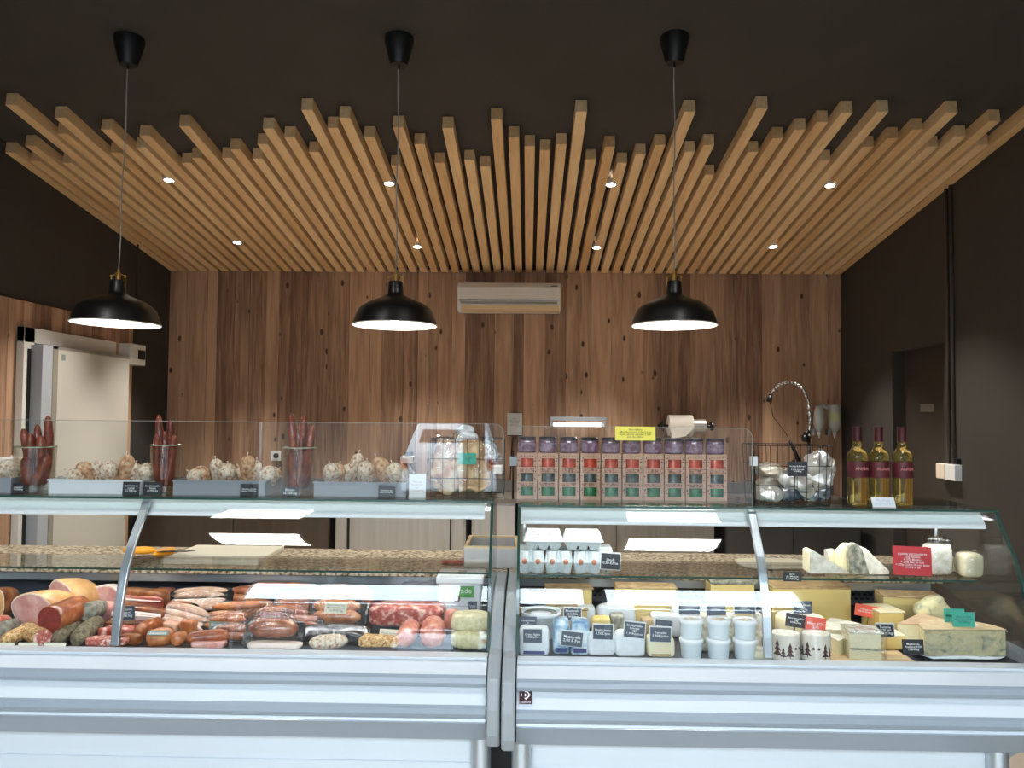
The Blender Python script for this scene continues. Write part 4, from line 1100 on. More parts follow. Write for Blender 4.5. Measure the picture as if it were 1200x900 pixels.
for i in range(10):
    px = 617.5 + 24.75 * i
    X = at(px, 560, Yb).x
    side = ORD[i] + ' from the left' if i < 5 else ORD[9 - i] + ' from the right'
    side = side.replace('first from the left', 'leftmost').replace('first from the right', 'rightmost')
    lb = 'kraft gift box with three jar windows, %s in the row' % side
    jl = 'small jar of purple preserve standing on the kraft gift box, %s' % side
    if first_box is None:
        t = thing('gift_box', lb, 'gift box', (X, Yb, z0), 0, 'kraft gift boxes of jars on the cheese case')
        hw = bw / 2; b = MB(); wins = [(zf * bh - 0.0165, zf * bh + 0.0165) for zf, _ in zc_][::-1]
        ww = hw * 0.66; th = 0.0015
        zz = 0
        for (q0, q1) in wins:
            b.box(-hw, hw, 0, th, zz, q0); b.box(-hw, -ww, 0, th, q0, q1); b.box(ww, hw, 0, th, q0, q1); zz = q1
        b.box(-hw, hw, 0, th, zz, bh)
        b.box(-hw, hw, bdp - th, bdp, 0, bh); b.box(-hw, -hw + th, th, bdp - th, 0, bh); b.box(hw - th, hw, th, bdp - th, 0, bh)
        b.box(-hw + th, hw - th, th, bdp - th, bh - th, bh); b.box(-hw + th, hw - th, th, bdp - th, 0, th)
        b.build('carton', m_kraft, t)
        for zf, mm in zc_:
            b = MB(); b.lathe([(0, -0.0215), (hw * 0.94, -0.0215), (hw * 0.94, 0.0215), (0, 0.0215)], 32, (0, hw * 0.94 + 0.0022, zf * bh))
            b.build('jar', mm, t, smooth=True, angle=30)
        b = MB()
        for q0, q1 in [(wins[0][1] + 0.003, wins[1][0] - 0.003), (wins[1][1] + 0.003, wins[2][0] - 0.003)]:
            b.box(-hw * 0.7, hw * 0.7, -0.0006, 0, q0, q1)
        b.build('printed_band', m_boxprint, t)
        b = MB(); R_ = random.Random(3)
        for k in range(16):
            s = R_.choice([-1, 1]); x = s * R_.uniform(hw * 0.72, hw * 0.9); z = R_.uniform(0.02, bh - 0.01)
            b.box(x - 0.002, x + 0.002, -0.0006, 0, z - 0.001, z + 0.003)
        for k in range(5):
            b.box(-hw * 0.6 + k * hw * 0.28, -hw * 0.6 + k * hw * 0.28 + 0.004, -0.0006, 0, bh * 0.93, bh * 0.93 + 0.003)
        b.build('small_print', mat('brown_print', C(92, 60, 48), 0.8), t)
        first_box = t
        j = thing('preserve_jar', jl, 'jar', (X, Yb + bdp * 0.45, z0 + bh + 0.0005), 0, 'preserve jars on the gift boxes')
        rj = bw * 0.455; hj = 18 * kb
        MB().lathe([(0, 0), (rj * 0.9, 0), (rj, 0.004), (rj, hj - 0.014), (rj * 0.94, hj - 0.008), (0, hj - 0.008)], 28).build('preserve', m_jar_p, j, smooth=True, angle=40)
        MB().lathe([(rj * 0.95, hj - 0.010), (rj * 0.99, hj - 0.0095), (rj * 0.99, hj), (rj * 0.92, hj + 0.002), (0, hj + 0.002)], 28).build('lid', m_jarlid, j, smooth=True, angle=40)
        MB().lathe([(rj + 0.0006, 0.006), (rj + 0.0008, 0.01), (rj + 0.0008, hj - 0.024), (rj + 0.0006, hj - 0.02)], 28).build('label', mottle('lilac_label', [(0.4, C(112, 76, 96)), (0.55, C(150, 128, 146))], 50, rough=0.4), j, smooth=True)
        first_jar = j
    else:
        dup(first_box, (X, Yb, z0), None, lb)
        dup(first_jar, (X, Yb + bdp * 0.45, z0 + bh + 0.0005), (0, 0, 0.3 * i), jl)
# yellow note on the glass screen
card(721, 500, 768, 516, GUY - 0.003, ['Nos coffrets', 'offre découverte 3 bocaux au', 'choix viandes mijotées 9.90€', 'prix du coffret'], 'bright yellow note stuck to the glass screen above the gift boxes', m=mat('yellow_paper', C(238, 226, 96), 0.6), tm=mat('dark_olive_print', C(110, 104, 50)), lean=0, th=0.002, name='yellow_note', cat='note')
card(1023, 583, 1050, 595, 2.83, ['Vin blanc', 'du Jura 75cl'], 'white folded card lying at the foot of the wine bottles', m=m_white, tm=mat('pale_blue_print', C(170, 190, 214)), lean=0.5, name='tent_card', cat='price tag')
b = MB(); b.prism([(0, 0), (0.028, 0.0), (0.014, 0.03)], 'x', -0.04, 0.04)

# ------------------------------------------------------------------ wine bottles
m_wine = mat('golden_wine_glass', C(214, 190, 110), 0.03, trans=0.92, ior=1.33)
m_capsule = mat('burgundy_capsule', C(66, 18, 26), 0.3)
m_winelabel = mottle('burgundy_label', [(0.3, C(74, 24, 30)), (0.7, C(92, 32, 38))], 20, rough=0.5)
fb = None
for k, (px, lb) in enumerate([(1005, 'white wine bottle with burgundy label, leftmost of three'), (1030, 'white wine bottle with burgundy label, middle of three'), (1057.5, 'white wine bottle with burgundy label, rightmost of three')]):
    Yw = 2.92; p = at(px, 590, Yw); kk = Yw / F
    if fb is None:
        hb = at(px, 500, Yw).z - RT; r = 11.3 * kk; s = hb / 0.30
        t = thing('wine_bottle', lb, 'wine bottle', (p.x, Yw, RT), 0, 'white wine bottles on the cheese case')
        MB().lathe([(0, 0.012), (r * 0.6, 0.002), (r * 0.95, 0), (r, 0.006), (r, 0.185 * s), (r * 0.9, 0.200 * s), (r * 0.6, 0.214 * s), (0.0155, 0.225 * s), (0.0145, 0.24 * s), (0.014, 0.298 * s), (0, 0.298 * s)], 32).build('glass_body', m_wine, t, smooth=True, angle=60)
        MB().lathe([(0.0155, 0.243 * s), (0.0155, 0.292 * s), (0.0165, 0.293 * s), (0.0165, 0.3 * s), (0, 0.301 * s)], 24).build('capsule', m_capsule, t, smooth=True, angle=50)
        MB().lathe([(r + 0.0008, 0.105 * s), (r + 0.001, 0.106 * s), (r + 0.001, 0.165 * s), (r + 0.0008, 0.166 * s)], 32).build('label', m_winelabel, t, smooth=True)
        lettering('label_lettering', ['ANNA'], r * 1.3, 0.018, mat('pink_print', C(196, 120, 116)), t, (0, -r - 0.004, 0.140 * s))
        b = MB(); b.blob(0.005, 0.001, 0.007, (0, -r * 0.86, 0.186 * s)); b.build('crest', m_chalk, t)
        fb = t
    else: dup(fb, (p.x, Yw, RT), (0, 0, 0), lb)

# ------------------------------------------------------------------ basket with foil pouches
bk2 = basket(888, 976, 522, 2.85, RT, 0.2, 'dark wire basket full of silver foil pouches on the cheese case', 6, (0.33, 0.66), flare=0.008)
m_foil = mottle('silver_foil', [(0.3, C(216, 206, 192)), (0.7, C(240, 236, 228))], 18, rough=0.3, metal=0.6, bump=0.9)
m_foil2 = mottle('blue_grey_foil', [(0.42, C(88, 96, 110)), (0.55, C(196, 196, 196))], 16, rough=0.25, metal=0.6, bump=0.9)
m_foil3 = mottle('cream_printed_foil', [(0.4, C(226, 208, 180)), (0.6, C(180, 172, 160))], 16, rough=0.3, metal=0.3, bump=0.8)
pouches = [(900, 578, 26, 14, 0.1, m_foil, 'bottom left'), (925, 580, 30, 13, -0.1, m_foil2, 'bottom middle'), (955, 577, 30, 20, 0.15, m_foil2, 'bottom right, darkest'),
           (904, 564, 30, 14, -0.35, m_foil3, 'second layer left'), (930, 564, 34, 14, 0.4, m_foil, 'second layer middle'), (958, 558, 28, 22, 0.2, m_foil, 'second layer right'),
           (902, 551, 26, 12, 0.2, m_foil3, 'top of the left side'), (924, 560, 20, 12, -0.5, m_foil3, 'under the black card'), (957, 541, 26, 18, -0.6, m_foil, 'topmost of the heap'), (940, 570, 22, 16, 0.8, m_foil3, 'middle front'), (964, 548, 18, 22, 1.2, m_foil3, 'upper right corner')]
for k, (px, py, wp, hp, rl, mm, lb) in enumerate(pouches):
    Yk = 2.93 + 0.022 * (k % 4); p = at(px, py, Yk); kk = Yk / F
    b = MB(); b.blob(wp * kk * .62, 0.034, hp * kk * .64, e=0.75, seed=k * 3 + 1, amp=0.013, fr=38, nu=26, nv=16)
    o = b.build('foil_pouch', mm, loc=p, rot=(0, rl, 0.2 * math.sin(k)), smooth=True, angle=25)
    tag(o, 'crinkled foil pouch in the wire basket, %s' % lb, 'foil pouch', 'foil pouches in the wire basket')
card(923, 541, 946, 558, 2.842, ['Saucisse de Morteau', 'et Montbéliard', 'à cuire sous vide', '14.90€/kg'], 'black price card clipped to the foil pouch basket', lean=0.0, th=0.0025, pick=0.05)

# ------------------------------------------------------------------ goods in the sausage case
DZK = 0.8005
def zat(px, py, Y): return max(at(px, py, Y).z, DZK)
def pack(cx, cy, wpx, hpx, Y, saus, m, label, tilt=50, roll=0.0, base=True, basem=None, film=True, r=0.016, seed=0, cat='packed sausages', name='vacuum_pack', group=None, yaw=0.0, pname='sausage'):
    c = at(cx, cy, Y); k = Y / F; T = math.radians(tilt)
    w_ = wpx * k * 1.1; r *= 1.08; h_ = 1.12 * hpx * k / (math.sin(T) * 0.96 + 0.25 * math.cos(T))
    t = thing(name, label, cat, c, (0, 0, 0), group)
    t.rotation_euler = (Matrix.Rotation(yaw, 3, 'Z') @ Matrix.Rotation(T, 3, 'X') @ Matrix.Rotation(roll, 3, 'Z')).to_euler()
    if base:
        b = MB(); b.blob(w_ * .56, h_ * .58, 0.010, (0, 0, -r * 0.6), e=0.35, flat=1, seed=seed, amp=0.004, fr=30, nu=28, nv=8)
        b.build('backing', basem or m_blackfilm, t, smooth=True, angle=30)
    n = saus
    for i in range(n):
        y = (-0.5 + (i + 0.5) / n) * h_ * 0.88
        b = sausage_mb(w_ * (0.86 if i % 2 else 0.9), r, bend=0.05 * math.sin(i * 2 + seed), seed=seed + i, fl=0.9)
        b.build(pname, m, t, loc=(0.004 * math.sin(seed + i * 3), y, r * 0.3), smooth=True)
    if film:
        b = MB(); b.blob(w_ / 2 * 0.97, h_ / 2 * 0.97, r * 1.5, (0, 0, r * 0.3), e=0.5, flat=1, seed=seed + 9, amp=0.004, fr=34, nu=32, nv=12)
        b.build('clear_film', m_film, t, smooth=True)
    return t
def slab(px0, py0, px1, py1, Y, label, name, cat, m, dep=0.05, e=0.4, amp=0.004, tilt=0.0, roll=0.0, seed=0, group=None, extra=None, fr=25):
    a = at(px0, py1, Y); c = at(px1, py0, Y)
    t = thing(name, label, cat, ((a.x + c.x) / 2, Y + dep * 0.5, (a.z + c.z) / 2), (tilt, roll, 0), group)
    b = MB(); b.blob((c.x - a.x) / 2, dep / 2, (c.z - a.z) / 2, e=e, seed=seed, amp=amp, fr=fr, nu=26, nv=16)
    b.build(extra or 'body', m, t, smooth=True)
    return t
def P2(px, py, Y): return at(px, py, Y)

# hams at the left
def ham(cx, cy, rx, rz, Y, dep, label, yaw=0.0, core=m_pinkham, skin=m_rind, seed=0):
    c = at(cx, cy, Y); k = Y / F; rx *= k; rz *= k
    t = thing('cooked_ham', label, 'ham', c, (0, 0, yaw), 'cut hams in the sausage case')
    b = MB(); n = 40; rows = []
    prof = [(1.0, 0.0), (1.04, 0.02), (1.05, 0.3), (1.0, 0.6), (0.86, 0.82), (0.6, 0.95), (0.25, 1.0)]
    for s, d in prof:
        row = []
        for q in range(n):
            a = 2 * math.pi * q / n
            w1 = 1 + 0.04 * math.sin(3 * a + seed) + 0.03 * math.sin(5 * a + seed * 2)
            row.append(b.bm.verts.new((rx * s * w1 * math.cos(a), d * dep, rz * s * w1 * math.sin(a) - 0.01 * d)))
        rows.append(row)
    for u, v in zip(rows, rows[1:]):
        for q in range(n): b.face([u[q], u[(q + 1) % n], v[(q + 1) % n], v[q]])
    b.face(rows[-1])
    b.build('rind', skin, t, smooth=True, angle=60)
    def disc(s, y, m, nm):
        b = MB(); vs = []
        for q in range(n):
            a = 2 * math.pi * q / n
            w1 = 1 + 0.04 * math.sin(3 * a + seed) + 0.03 * math.sin(5 * a + seed * 2)
            vs.append((rx * s * w1 * math.cos(a), rz * s * w1 * math.sin(a)))
        b.prism(vs, 'y', y, 0.001)
        return b.build(nm, m, t)
    disc(1.0, -0.001, m_fat, 'fat_layer'); disc(0.93, -0.003, core, 'cut_face')
    return t
ham(37, 716, 31, 21, 2.80, 0.16, 'large ham with big pink cut face at the left end of the sausage case', yaw=-0.3)
ham(70, 702, 27, 21, 3.00, 0.14, 'golden-skinned ham behind the large pink cut ham', yaw=-0.5, seed=2)
ham(119, 705, 26, 18, 3.06, 0.10, 'pale sliced ham with white rim behind the glass strut', yaw=0.0, core=m_pinkham, skin=m_fat, seed=4)
ham(-6, 708, 12, 18, 2.98, 0.12, 'smoked ham piece cut off by the left photo edge', core=m_rind, skin=m_baconrind, seed=5)
slab(98, 714, 134, 740, 2.93, 'pale pink cooked meat piece right behind the grey-ended pâté roll', 'cooked_meat', 'cooked meat', m_pinkham, dep=0.08, seed=3)
# cut rolls
between('salami_roll', P2(58, 727, 2.70), P2(98, 711, 2.86), 0.049, m_brownsaus, 'thick brown sausage with dark red cut face near the left end', 'salami', cut=True, cutm=m_darkcut, seed=1)
between('pate_roll', P2(102, 717, 2.80), P2(120, 712, 2.98), 0.031, m_mold, 'short grey roll with round grey end right of the brown sausage', 'pâté roll', cut=True, cutm=m_mold, seed=2)
between('crusted_salami', P2(66, 750, 2.665), P2(92, 730, 2.82), 0.027, m_herb, 'dark herb-crusted salami below the brown sausage, the left of two', 'salami', 'herb-crusted salamis', blunt=6, seed=3)
between('crusted_salami', P2(88, 752, 2.665), P2(116, 727, 2.84), 0.032, m_herb, 'dark herb-crusted salami below the grey roll, the right of two', 'salami', 'herb-crusted salamis', blunt=6, seed=4)
between('grain_salami', P2(50, 749, 2.66), P2(30, 738, 2.80), 0.03, m_grain, 'grain-crusted salami with pink speckled cut end at the front', 'salami', cut=True, cutm=m_pinkcut, seed=5)
between('grain_salami', P2(2, 752, 2.665), P2(44, 734, 2.80), 0.024, m_grain, 'grain-crusted uncut salami slanting below the pink ham', 'salami', blunt=6, seed=6)
between('grey_salami', P2(-8, 744, 2.70), P2(20, 734, 2.80), 0.034, m_mold, 'whitish grey thick salami at the left edge', 'salami', blunt=7, seed=7)
between('pink_salami', P2(-6, 728, 2.84), P2(10, 727, 2.92), 0.02, m_rawpink, 'small pink sausage piece behind the whitish salami', 'sausage', blunt=6, seed=8)
for k, (a, c) in enumerate([(-2, 16), (20, 43), (50, 76)]):
    card(a, 753.5, c, 760, 2.632, [], 'thin white shelf label along the front of the sausage case, %s' % ['leftmost', 'second from the left', 'third, under the herb-crusted salamis'][k], m=m_creamc, name='shelf_label', cat='label', lean=0.4, th=0.002, group='white shelf labels')
# bacon
def bacon(px0, py0, px1, py1, Y, label, roll=0.0, seed=0):
    a = at(px0, py1, Y); c = at(px1, py0, Y); w_ = (c.x - a.x) / 2; h_ = (c.z - a.z) / 2
    t = thing('bacon_slab', label, 'bacon', ((a.x + c.x) / 2, Y, (a.z + c.z) / 2), (0, roll, 0), 'smoked bacon slabs')
    MB().blob(w_, 0.03, h_, (0, 0.024, 0.002), e=0.4, seed=seed, amp=0.005, nu=26, nv=14).build('rind', m_baconrind, t, smooth=True)
    MB().blob(w_ * 0.94, 0.014, h_ * 0.66, (0, -0.002, -h_ * 0.12), e=0.35, seed=seed + 2, amp=0.003, nu=26, nv=12).build('lean_meat', m_bacon, t, smooth=True)
    MB().blob(w_ * 0.9, 0.006, h_ * 0.09, (0, -0.016, h_ * 0.14), e=0.5, seed=seed + 3, amp=0.002).build('fat_layer', m_fat, t, smooth=True)
    MB().blob(w_ * 0.9, 0.006, h_ * 0.10, (0, -0.016, -h_ * 0.55), e=0.5, seed=seed + 4, amp=0.002).build('fat_layer', m_fat, t, smooth=True)
    return t
bacon(134, 693, 194, 714, 2.98, 'smoked bacon slab with golden rind, the upper one beside the glass strut', 0.05, 1)
bacon(130, 712, 191, 730, 2.90, 'streaky bacon slab bearing the tilted slate price card', 0.08, 2)
slab(120, 729, 172, 741, 2.86, 'narrow smoked belly piece below the streaky bacon', 'smoked_belly', 'smoked meat', m_baconrind, dep=0.06, seed=6)
card(134, 711, 158, 726, 2.872, ['Lard fumé', 'du pays', '12.50€/kg'], 'slate grey tilted price card on the bacon', m=m_slatec, roll=-0.08)
slab(112, 737, 156, 750, 2.74, 'packed speckled pink and white brawn below the bacon', 'brawn_pack', 'packed meat', m_rawred, dep=0.06, seed=7)
slab(98, 749, 146, 758, 2.66, 'pale diced meat pack at the very front by the strut', 'diced_meat_pack', 'packed meat', m_pinkcut, dep=0.05, seed=8)
slab(138, 744, 163, 757, 2.70, 'shiny golden packed piece in front right of the strut', 'smoked_piece', 'smoked meat', m_baconrind, dep=0.04, seed=9)
between('cooked_sausage', P2(163, 742, 2.72), P2(190, 729, 2.84), 0.026, m_brownsaus, 'brown curved sausage leaning up beside the bacon', 'sausage', bend=0.1, seed=11, blunt=5)
between('cooked_sausage', P2(172, 749, 2.66), P2(204, 744, 2.72), 0.031, m_orangesaus, 'stubby tan sausage under the grey-green card at the front', 'sausage', seed=12, blunt=6)
card(172, 738, 197, 744, 2.632, ['Saucisse'], 'grey-green card lying on the stubby sausage', m=m_greyc, lean=0.9, th=0.002)
between('cooked_sausage', P2(207, 750, 2.66), P2(214, 746, 2.74), 0.024, m_orangesaus, 'round golden sausage end at the front', 'sausage', seed=13, blunt=6)
between('cooked_sausage', P2(219, 749, 2.67), P2(268, 745, 2.70), 0.0245, m_brownsaus, 'long straight brown sausage lying at the front', 'sausage', bend=0.05, seed=14, blunt=6)
slab(222, 753, 262, 760, 2.65, 'pink meat slices at the very front under the long brown sausage', 'meat_slices', 'sliced meat', m_pinkham, dep=0.05, seed=15)
# pale sausages on black tray
pack(232, 704, 64, 26, 3.08, 5, m_palesaus, 'black pack of pale pinkish sausages at the back of the sausage case', tilt=42, r=0.013, seed=1, roll=0.05)
pack(216, 728, 60, 22, 2.92, 4, m_palesaus, 'fan of pale sausages in front of the black pack', tilt=40, r=0.013, seed=2, base=False, name='sausage_fan', roll=-0.25)
slab(186, 731, 206, 742, 2.84, 'pale pink rolled meat on the sausage fan', 'rolled_meat', 'sliced meat', m_palesaus, dep=0.05, seed=16)
slab(210, 728, 226, 744, 2.82, 'golden tan smoked piece between the fans', 'smoked_piece', 'smoked meat', m_orangesaus, dep=0.05, seed=17)
pack(268, 708, 62, 15, 3.10, 3, m_orangesaus, 'orange smoked sausages lying across a black tray', tilt=35, r=0.014, seed=3)
between('smoked_sausage', P2(248, 711, 2.99), P2(313, 707, 3.02), 0.016, m_orangesaus, 'long shiny orange sausage in front of the black tray', 'sausage', bend=-0.05, seed=21)
between('smoked_sausage', P2(270, 693, 3.22), P2(312, 692, 3.22), 0.022, m_brownsaus, 'brown sausage at the back under the granite edge', 'sausage', seed=22)
pack(330, 690, 76, 12, 3.22, 2, m_orangesaus, 'rearmost clear pack of orange sausages', tilt=35, r=0.016, seed=4, base=False)
pack(266, 727, 48, 17, 2.92, 3, m_orangesaus, 'clear pack of herb sausages with a grey-green card', tilt=45, r=0.013, seed=5, base=False)
card(244, 729, 268, 741, 2.86, ['Saucisse', 'fumée'], 'grey-green price card in the middle of the sausage case', m=m_greyc, roll=0.05)
slab(262, 736, 290, 742, 2.80, 'orange piece under the herb sausages', 'smoked_piece', 'smoked meat', m_orangesaus, dep=0.05, seed=33)
pack(330, 723, 64, 17, 2.94, 2, m_brownsaus, 'clear pack of brown sausages under the pink card', tilt=45, r=0.018, seed=6, base=False)
card(304, 718, 331, 735, 2.90, ['Saucisses de', 'Morteau', '13.80€/kg'], 'pink price card in the middle of the sausage case', m=m_pink, roll=0.05)
pack(320, 744, 58, 25, 2.72, 1, m_brownsaus, 'black pack with one fat curved brown sausage at the front', tilt=40, r=0.033, seed=7)
pack(350, 706, 50, 28, 3.06, 3, m_brownsaus, 'clear pack of three curled brown sausages, left of the cream card', tilt=52, r=0.018, seed=8)
pack(396, 713, 58, 42, 2.96, 3, m_orangesaus, 'large black pack of three fat sausages under the cream card', tilt=55, r=0.026, seed=9)
card(380, 706, 406, 719, 2.875, ['Saucisses de', 'Montbéliard', '12.80€/kg'], 'cream price card on the large black sausage pack', m=m_creamc, tm=m_greyc, roll=0.04)
slab(288, 755, 352, 761, 2.65, 'pale flat pack lying at the front edge under the fat curved sausage', 'flat_pack', 'packed meat', m_fat, dep=0.05, seed=30)
pack(392, 741, 66, 14, 2.80, 0, m_brownsaus, 'empty-looking black film pack below the large sausage pack', tilt=30, r=0.01, seed=10, cat='packed meat')
between('dry_sausage', P2(362, 754, 2.67), P2(408, 751, 2.70), 0.024, m_drysaus, 'floury white dry sausage lying at the front of the sausage case', 'dry sausage', bend=0.08, seed=41)
slab(404, 742, 426, 758, 2.70, 'crumpled black film edge at the front', 'black_film', 'packed meat', m_blackfilm, dep=0.04, amp=0.008, seed=31)
slab(424, 698, 436, 742, 2.98, 'dark brown dried meat strips right of the large pack', 'dried_meat', 'dried meat', m_smoked, dep=0.05, amp=0.008, seed=32, fr=45)
pack(272, 742, 46, 14, 2.78, 2, m_brownsaus, 'black pack of two small sausages behind the long brown sausage', tilt=35, r=0.014, seed=61)
pack(300, 714, 40, 16, 3.04, 2, m_orangesaus, 'clear pack of stubby orange sausages between the trays', tilt=40, r=0.017, seed=62)
pack(206, 716, 40, 16, 3.0, 2, m_brownsaus, 'brown sausages behind the sausage fan', tilt=40, r=0.016, seed=63)
pack(352, 733, 44, 16, 2.88, 2, m_brownsaus, 'black pack of short brown sausages left of the empty black pack', tilt=40, r=0.017, seed=64)
slab(372, 688, 430, 702, 3.16, 'crumpled black vacuum film standing behind the large sausage pack', 'black_film', 'packed meat', m_blackfilm, dep=0.05, amp=0.012, seed=65, fr=40)
slab(178, 692, 200, 712, 3.14, 'dark smoked meat piece behind the bacon', 'smoked_piece', 'smoked meat', m_smoked, dep=0.06, amp=0.008, seed=66)
# red meat tray and raw sausages
slab(430, 712, 520, 736, 2.92, 'red marbled meat pack in the middle right of the sausage case', 'red_meat_pack', 'packed meat', m_rawred, dep=0.12, seed=34, amp=0.006)
slab(418, 748, 468, 759, 2.68, 'pale golden pack at the front right of the sausage case', 'flat_pack', 'packed meat', m_grain, dep=0.07, seed=35)
card(444, 738, 468, 750, 2.72, ['Poulet fermier', '9.90€/kg'], 'cream price card before the red marbled meat', m=m_creamc, tm=m_greyc, roll=0.05)
b = MB(); a, c = at(466, 762, 2.66), at(526, 762, 2.66)
t = thing('meat_tray', 'blue-grey tray holding two pink raw sausages', 'tray', ((a.x + c.x) / 2, 2.66, DZK))
MB().box(-0.09, 0.09, 0, 0.17, 0, 0.012).build('tray_base', mat('blue_grey_tray', C(96, 118, 134), 0.35), t, bevel=0.004)
between('raw_sausage', P2(472, 752, 2.69), P2(484, 732, 2.84), 0.033, m_rawpink, 'fat pink raw sausage, left of the two in the blue-grey tray', 'raw sausage', 'raw pink sausages', blunt=5, seed=51)
between('raw_sausage', P2(507, 750, 2.70), P2(508, 731, 2.84), 0.043, m_rawpink, 'fat pink raw sausage, right of the two in the blue-grey tray', 'raw sausage', 'raw pink sausages', blunt=5, seed=52)
slab(466, 684, 508, 700, 3.18, 'crumpled clear bag behind the red meat', 'plastic_bag', 'bag', m_film, dep=0.08, amp=0.02, seed=36, fr=30)
# white tub
a, c = at(512, 730, 3.02), at(565, 676, 3.02)
t = thing('sauerkraut_tub', 'large white plastic tub with green printed label at the right end', 'tub', ((a.x + c.x) / 2, 3.02 + 0.08, DZK))
hw = (c.x - a.x) / 2; hh = c.z - DZK
b = MB(); b.hexa([(-hw * .88, -0.07, 0), (hw * .88, -0.07, 0), (hw * .88, 0.07, 0), (-hw * .88, 0.07, 0)], [(-hw * .97, -0.078, hh - 0.02), (hw * .97, -0.078, hh - 0.02), (hw * .97, 0.078, hh - 0.02), (-hw * .97, 0.078, hh - 0.02)])
b.build('tub_body', m_tub, t, bevel=0.008)
MB().box(-hw * 1.06, hw * 1.06, -0.085, 0.085, hh - 0.026, hh - 0.004).box(-hw * 0.9, hw * 0.9, -0.07, 0.07, hh - 0.004, hh).build('lid', m_tub, t, bevel=0.004)
MB().box(-0.03, 0.055, -0.0805, -0.0795, hh - 0.078, hh - 0.036).build('green_label', mat('label_green', C(92, 158, 84), 0.5), t)
lettering('lettering', ['rade'], 0.05, 0.022, m_chalk, t, (0.02, -0.0812, hh - 0.052))
MB().lathe([(0, 0), (0.014, 0), (0.014, 0.001), (0, 0.001)], 20).xf(Matrix.Translation((-0.012, -0.0805, hh - 0.082)) @ Matrix.Rotation(math.pi / 2, 4, 'X')).build('round_mark', m_capsule, t)
lettering('small_lettering', ['Choucroute crue 500 g'], 0.08, 0.007, m_ink, t, (0.01, -0.0805, hh - 0.11))
MB().box(-0.012, 0.02, -0.04, 0.02, hh, hh + 0.004).build('lid_sticker', m_greyc, t)
card(549, 705, 559, 717, 2.93, ['Choucr.', '4.50€'], 'small slate card in front of the white tub label', m=m_slatec, pick=0.05)
for k, (py0, py1, lb) in enumerate([(741, 763, 'beige bag of sauerkraut at the front right corner, the bottom one'), (722, 742, 'beige bag of sauerkraut, stacked on top of the other')]):
    tt = slab(527, py0, 573, py1, 2.69 + 0.012 * k, lb, 'sauerkraut_bag', 'bag', mottle('shredded_kraut%d' % k, [(0.35, C(200, 188, 142)), (0.6, C(224, 214, 174))], 60, rough=0.4, bump=0.4, coat=0.4), dep=0.10, e=0.5, amp=0.006, seed=37 + k, group='sauerkraut bags')
slab(520, 716, 538, 740, 2.86, 'small pale pack between the raw sausages and the sauerkraut', 'flat_pack', 'packed meat', m_rawpink, dep=0.05, seed=44)

# ------------------------------------------------------------------ on the worktop and mid shelf, left case
a = at(188, 657, 3.30); c = at(302, 657, 3.30)
b = MB(); b.box(0, c.x - a.x, 0, 0.36, 0, 0.02)
tag(b.build('cutting_board', m_cutboard, loc=(a.x, 3.30, GZ + 0.0005), bevel=0.003), 'cream cutting board lying on the granite worktop', 'cutting board')
def knife(p0, p1, px, label, bladec):
    p0, p1 = Vector(p0), Vector(p1); d = p1 - p0; t = thing('butcher_knife', label, 'knife', p0, (0, 0, math.atan2(d.y, d.x)), 'orange-handled knives'); Ln = d.length
    MB().prism([(0, -0.012), (Ln * 0.56, -0.016), (Ln * 0.56, 0.016), (0.03, 0.014)], 'z', -0.001, 0.001).build('blade', bladec, t)
    b = sausage_mb(Ln * 0.46, 0.017, 0.03, seed=px, blunt=4); b.xf(Matrix.Translation((Ln * 0.78, 0, 0.006))); b.build('handle', mat('orange_handle', C(236, 158, 36), 0.4), t, smooth=True)
knife(at(146, 659, 3.22) , at(205, 644, 3.50), 1, 'orange-handled knife with its blade pointing left over the worktop', m_steel)
for o in [o for o in bpy.data.objects if o.name == 'butcher_knife']: o.location.z = GZ + 0.018
kn = [o for o in bpy.data.objects if o.name == 'butcher_knife'][0]
k2 = dup(kn, at(228, 646, 3.42), (0, 0, math.radians(188)), 'orange-handled knife, second one, lying over the cutting board edge'); k2.location.z = GZ + 0.034
for ch in k2.children:
    if ch.name.startswith('blade'): ch.data = ch.data.copy(); ch.data.materials[0] = m_black
p = at(534, 657, 3.36)
t = thing('pocket_knife', 'small red and black closed knife on the granite worktop', 'knife', (p.x, 3.36, GZ))
MB().blob(0.055, 0.014, 0.006, (0, 0, 0.012), e=0.5).build('red_scale', m_red, t, smooth=True)
MB().blob(0.057, 0.015, 0.005, (0, 0, 0.005), e=0.5).build('black_scale', m_black, t, smooth=True)

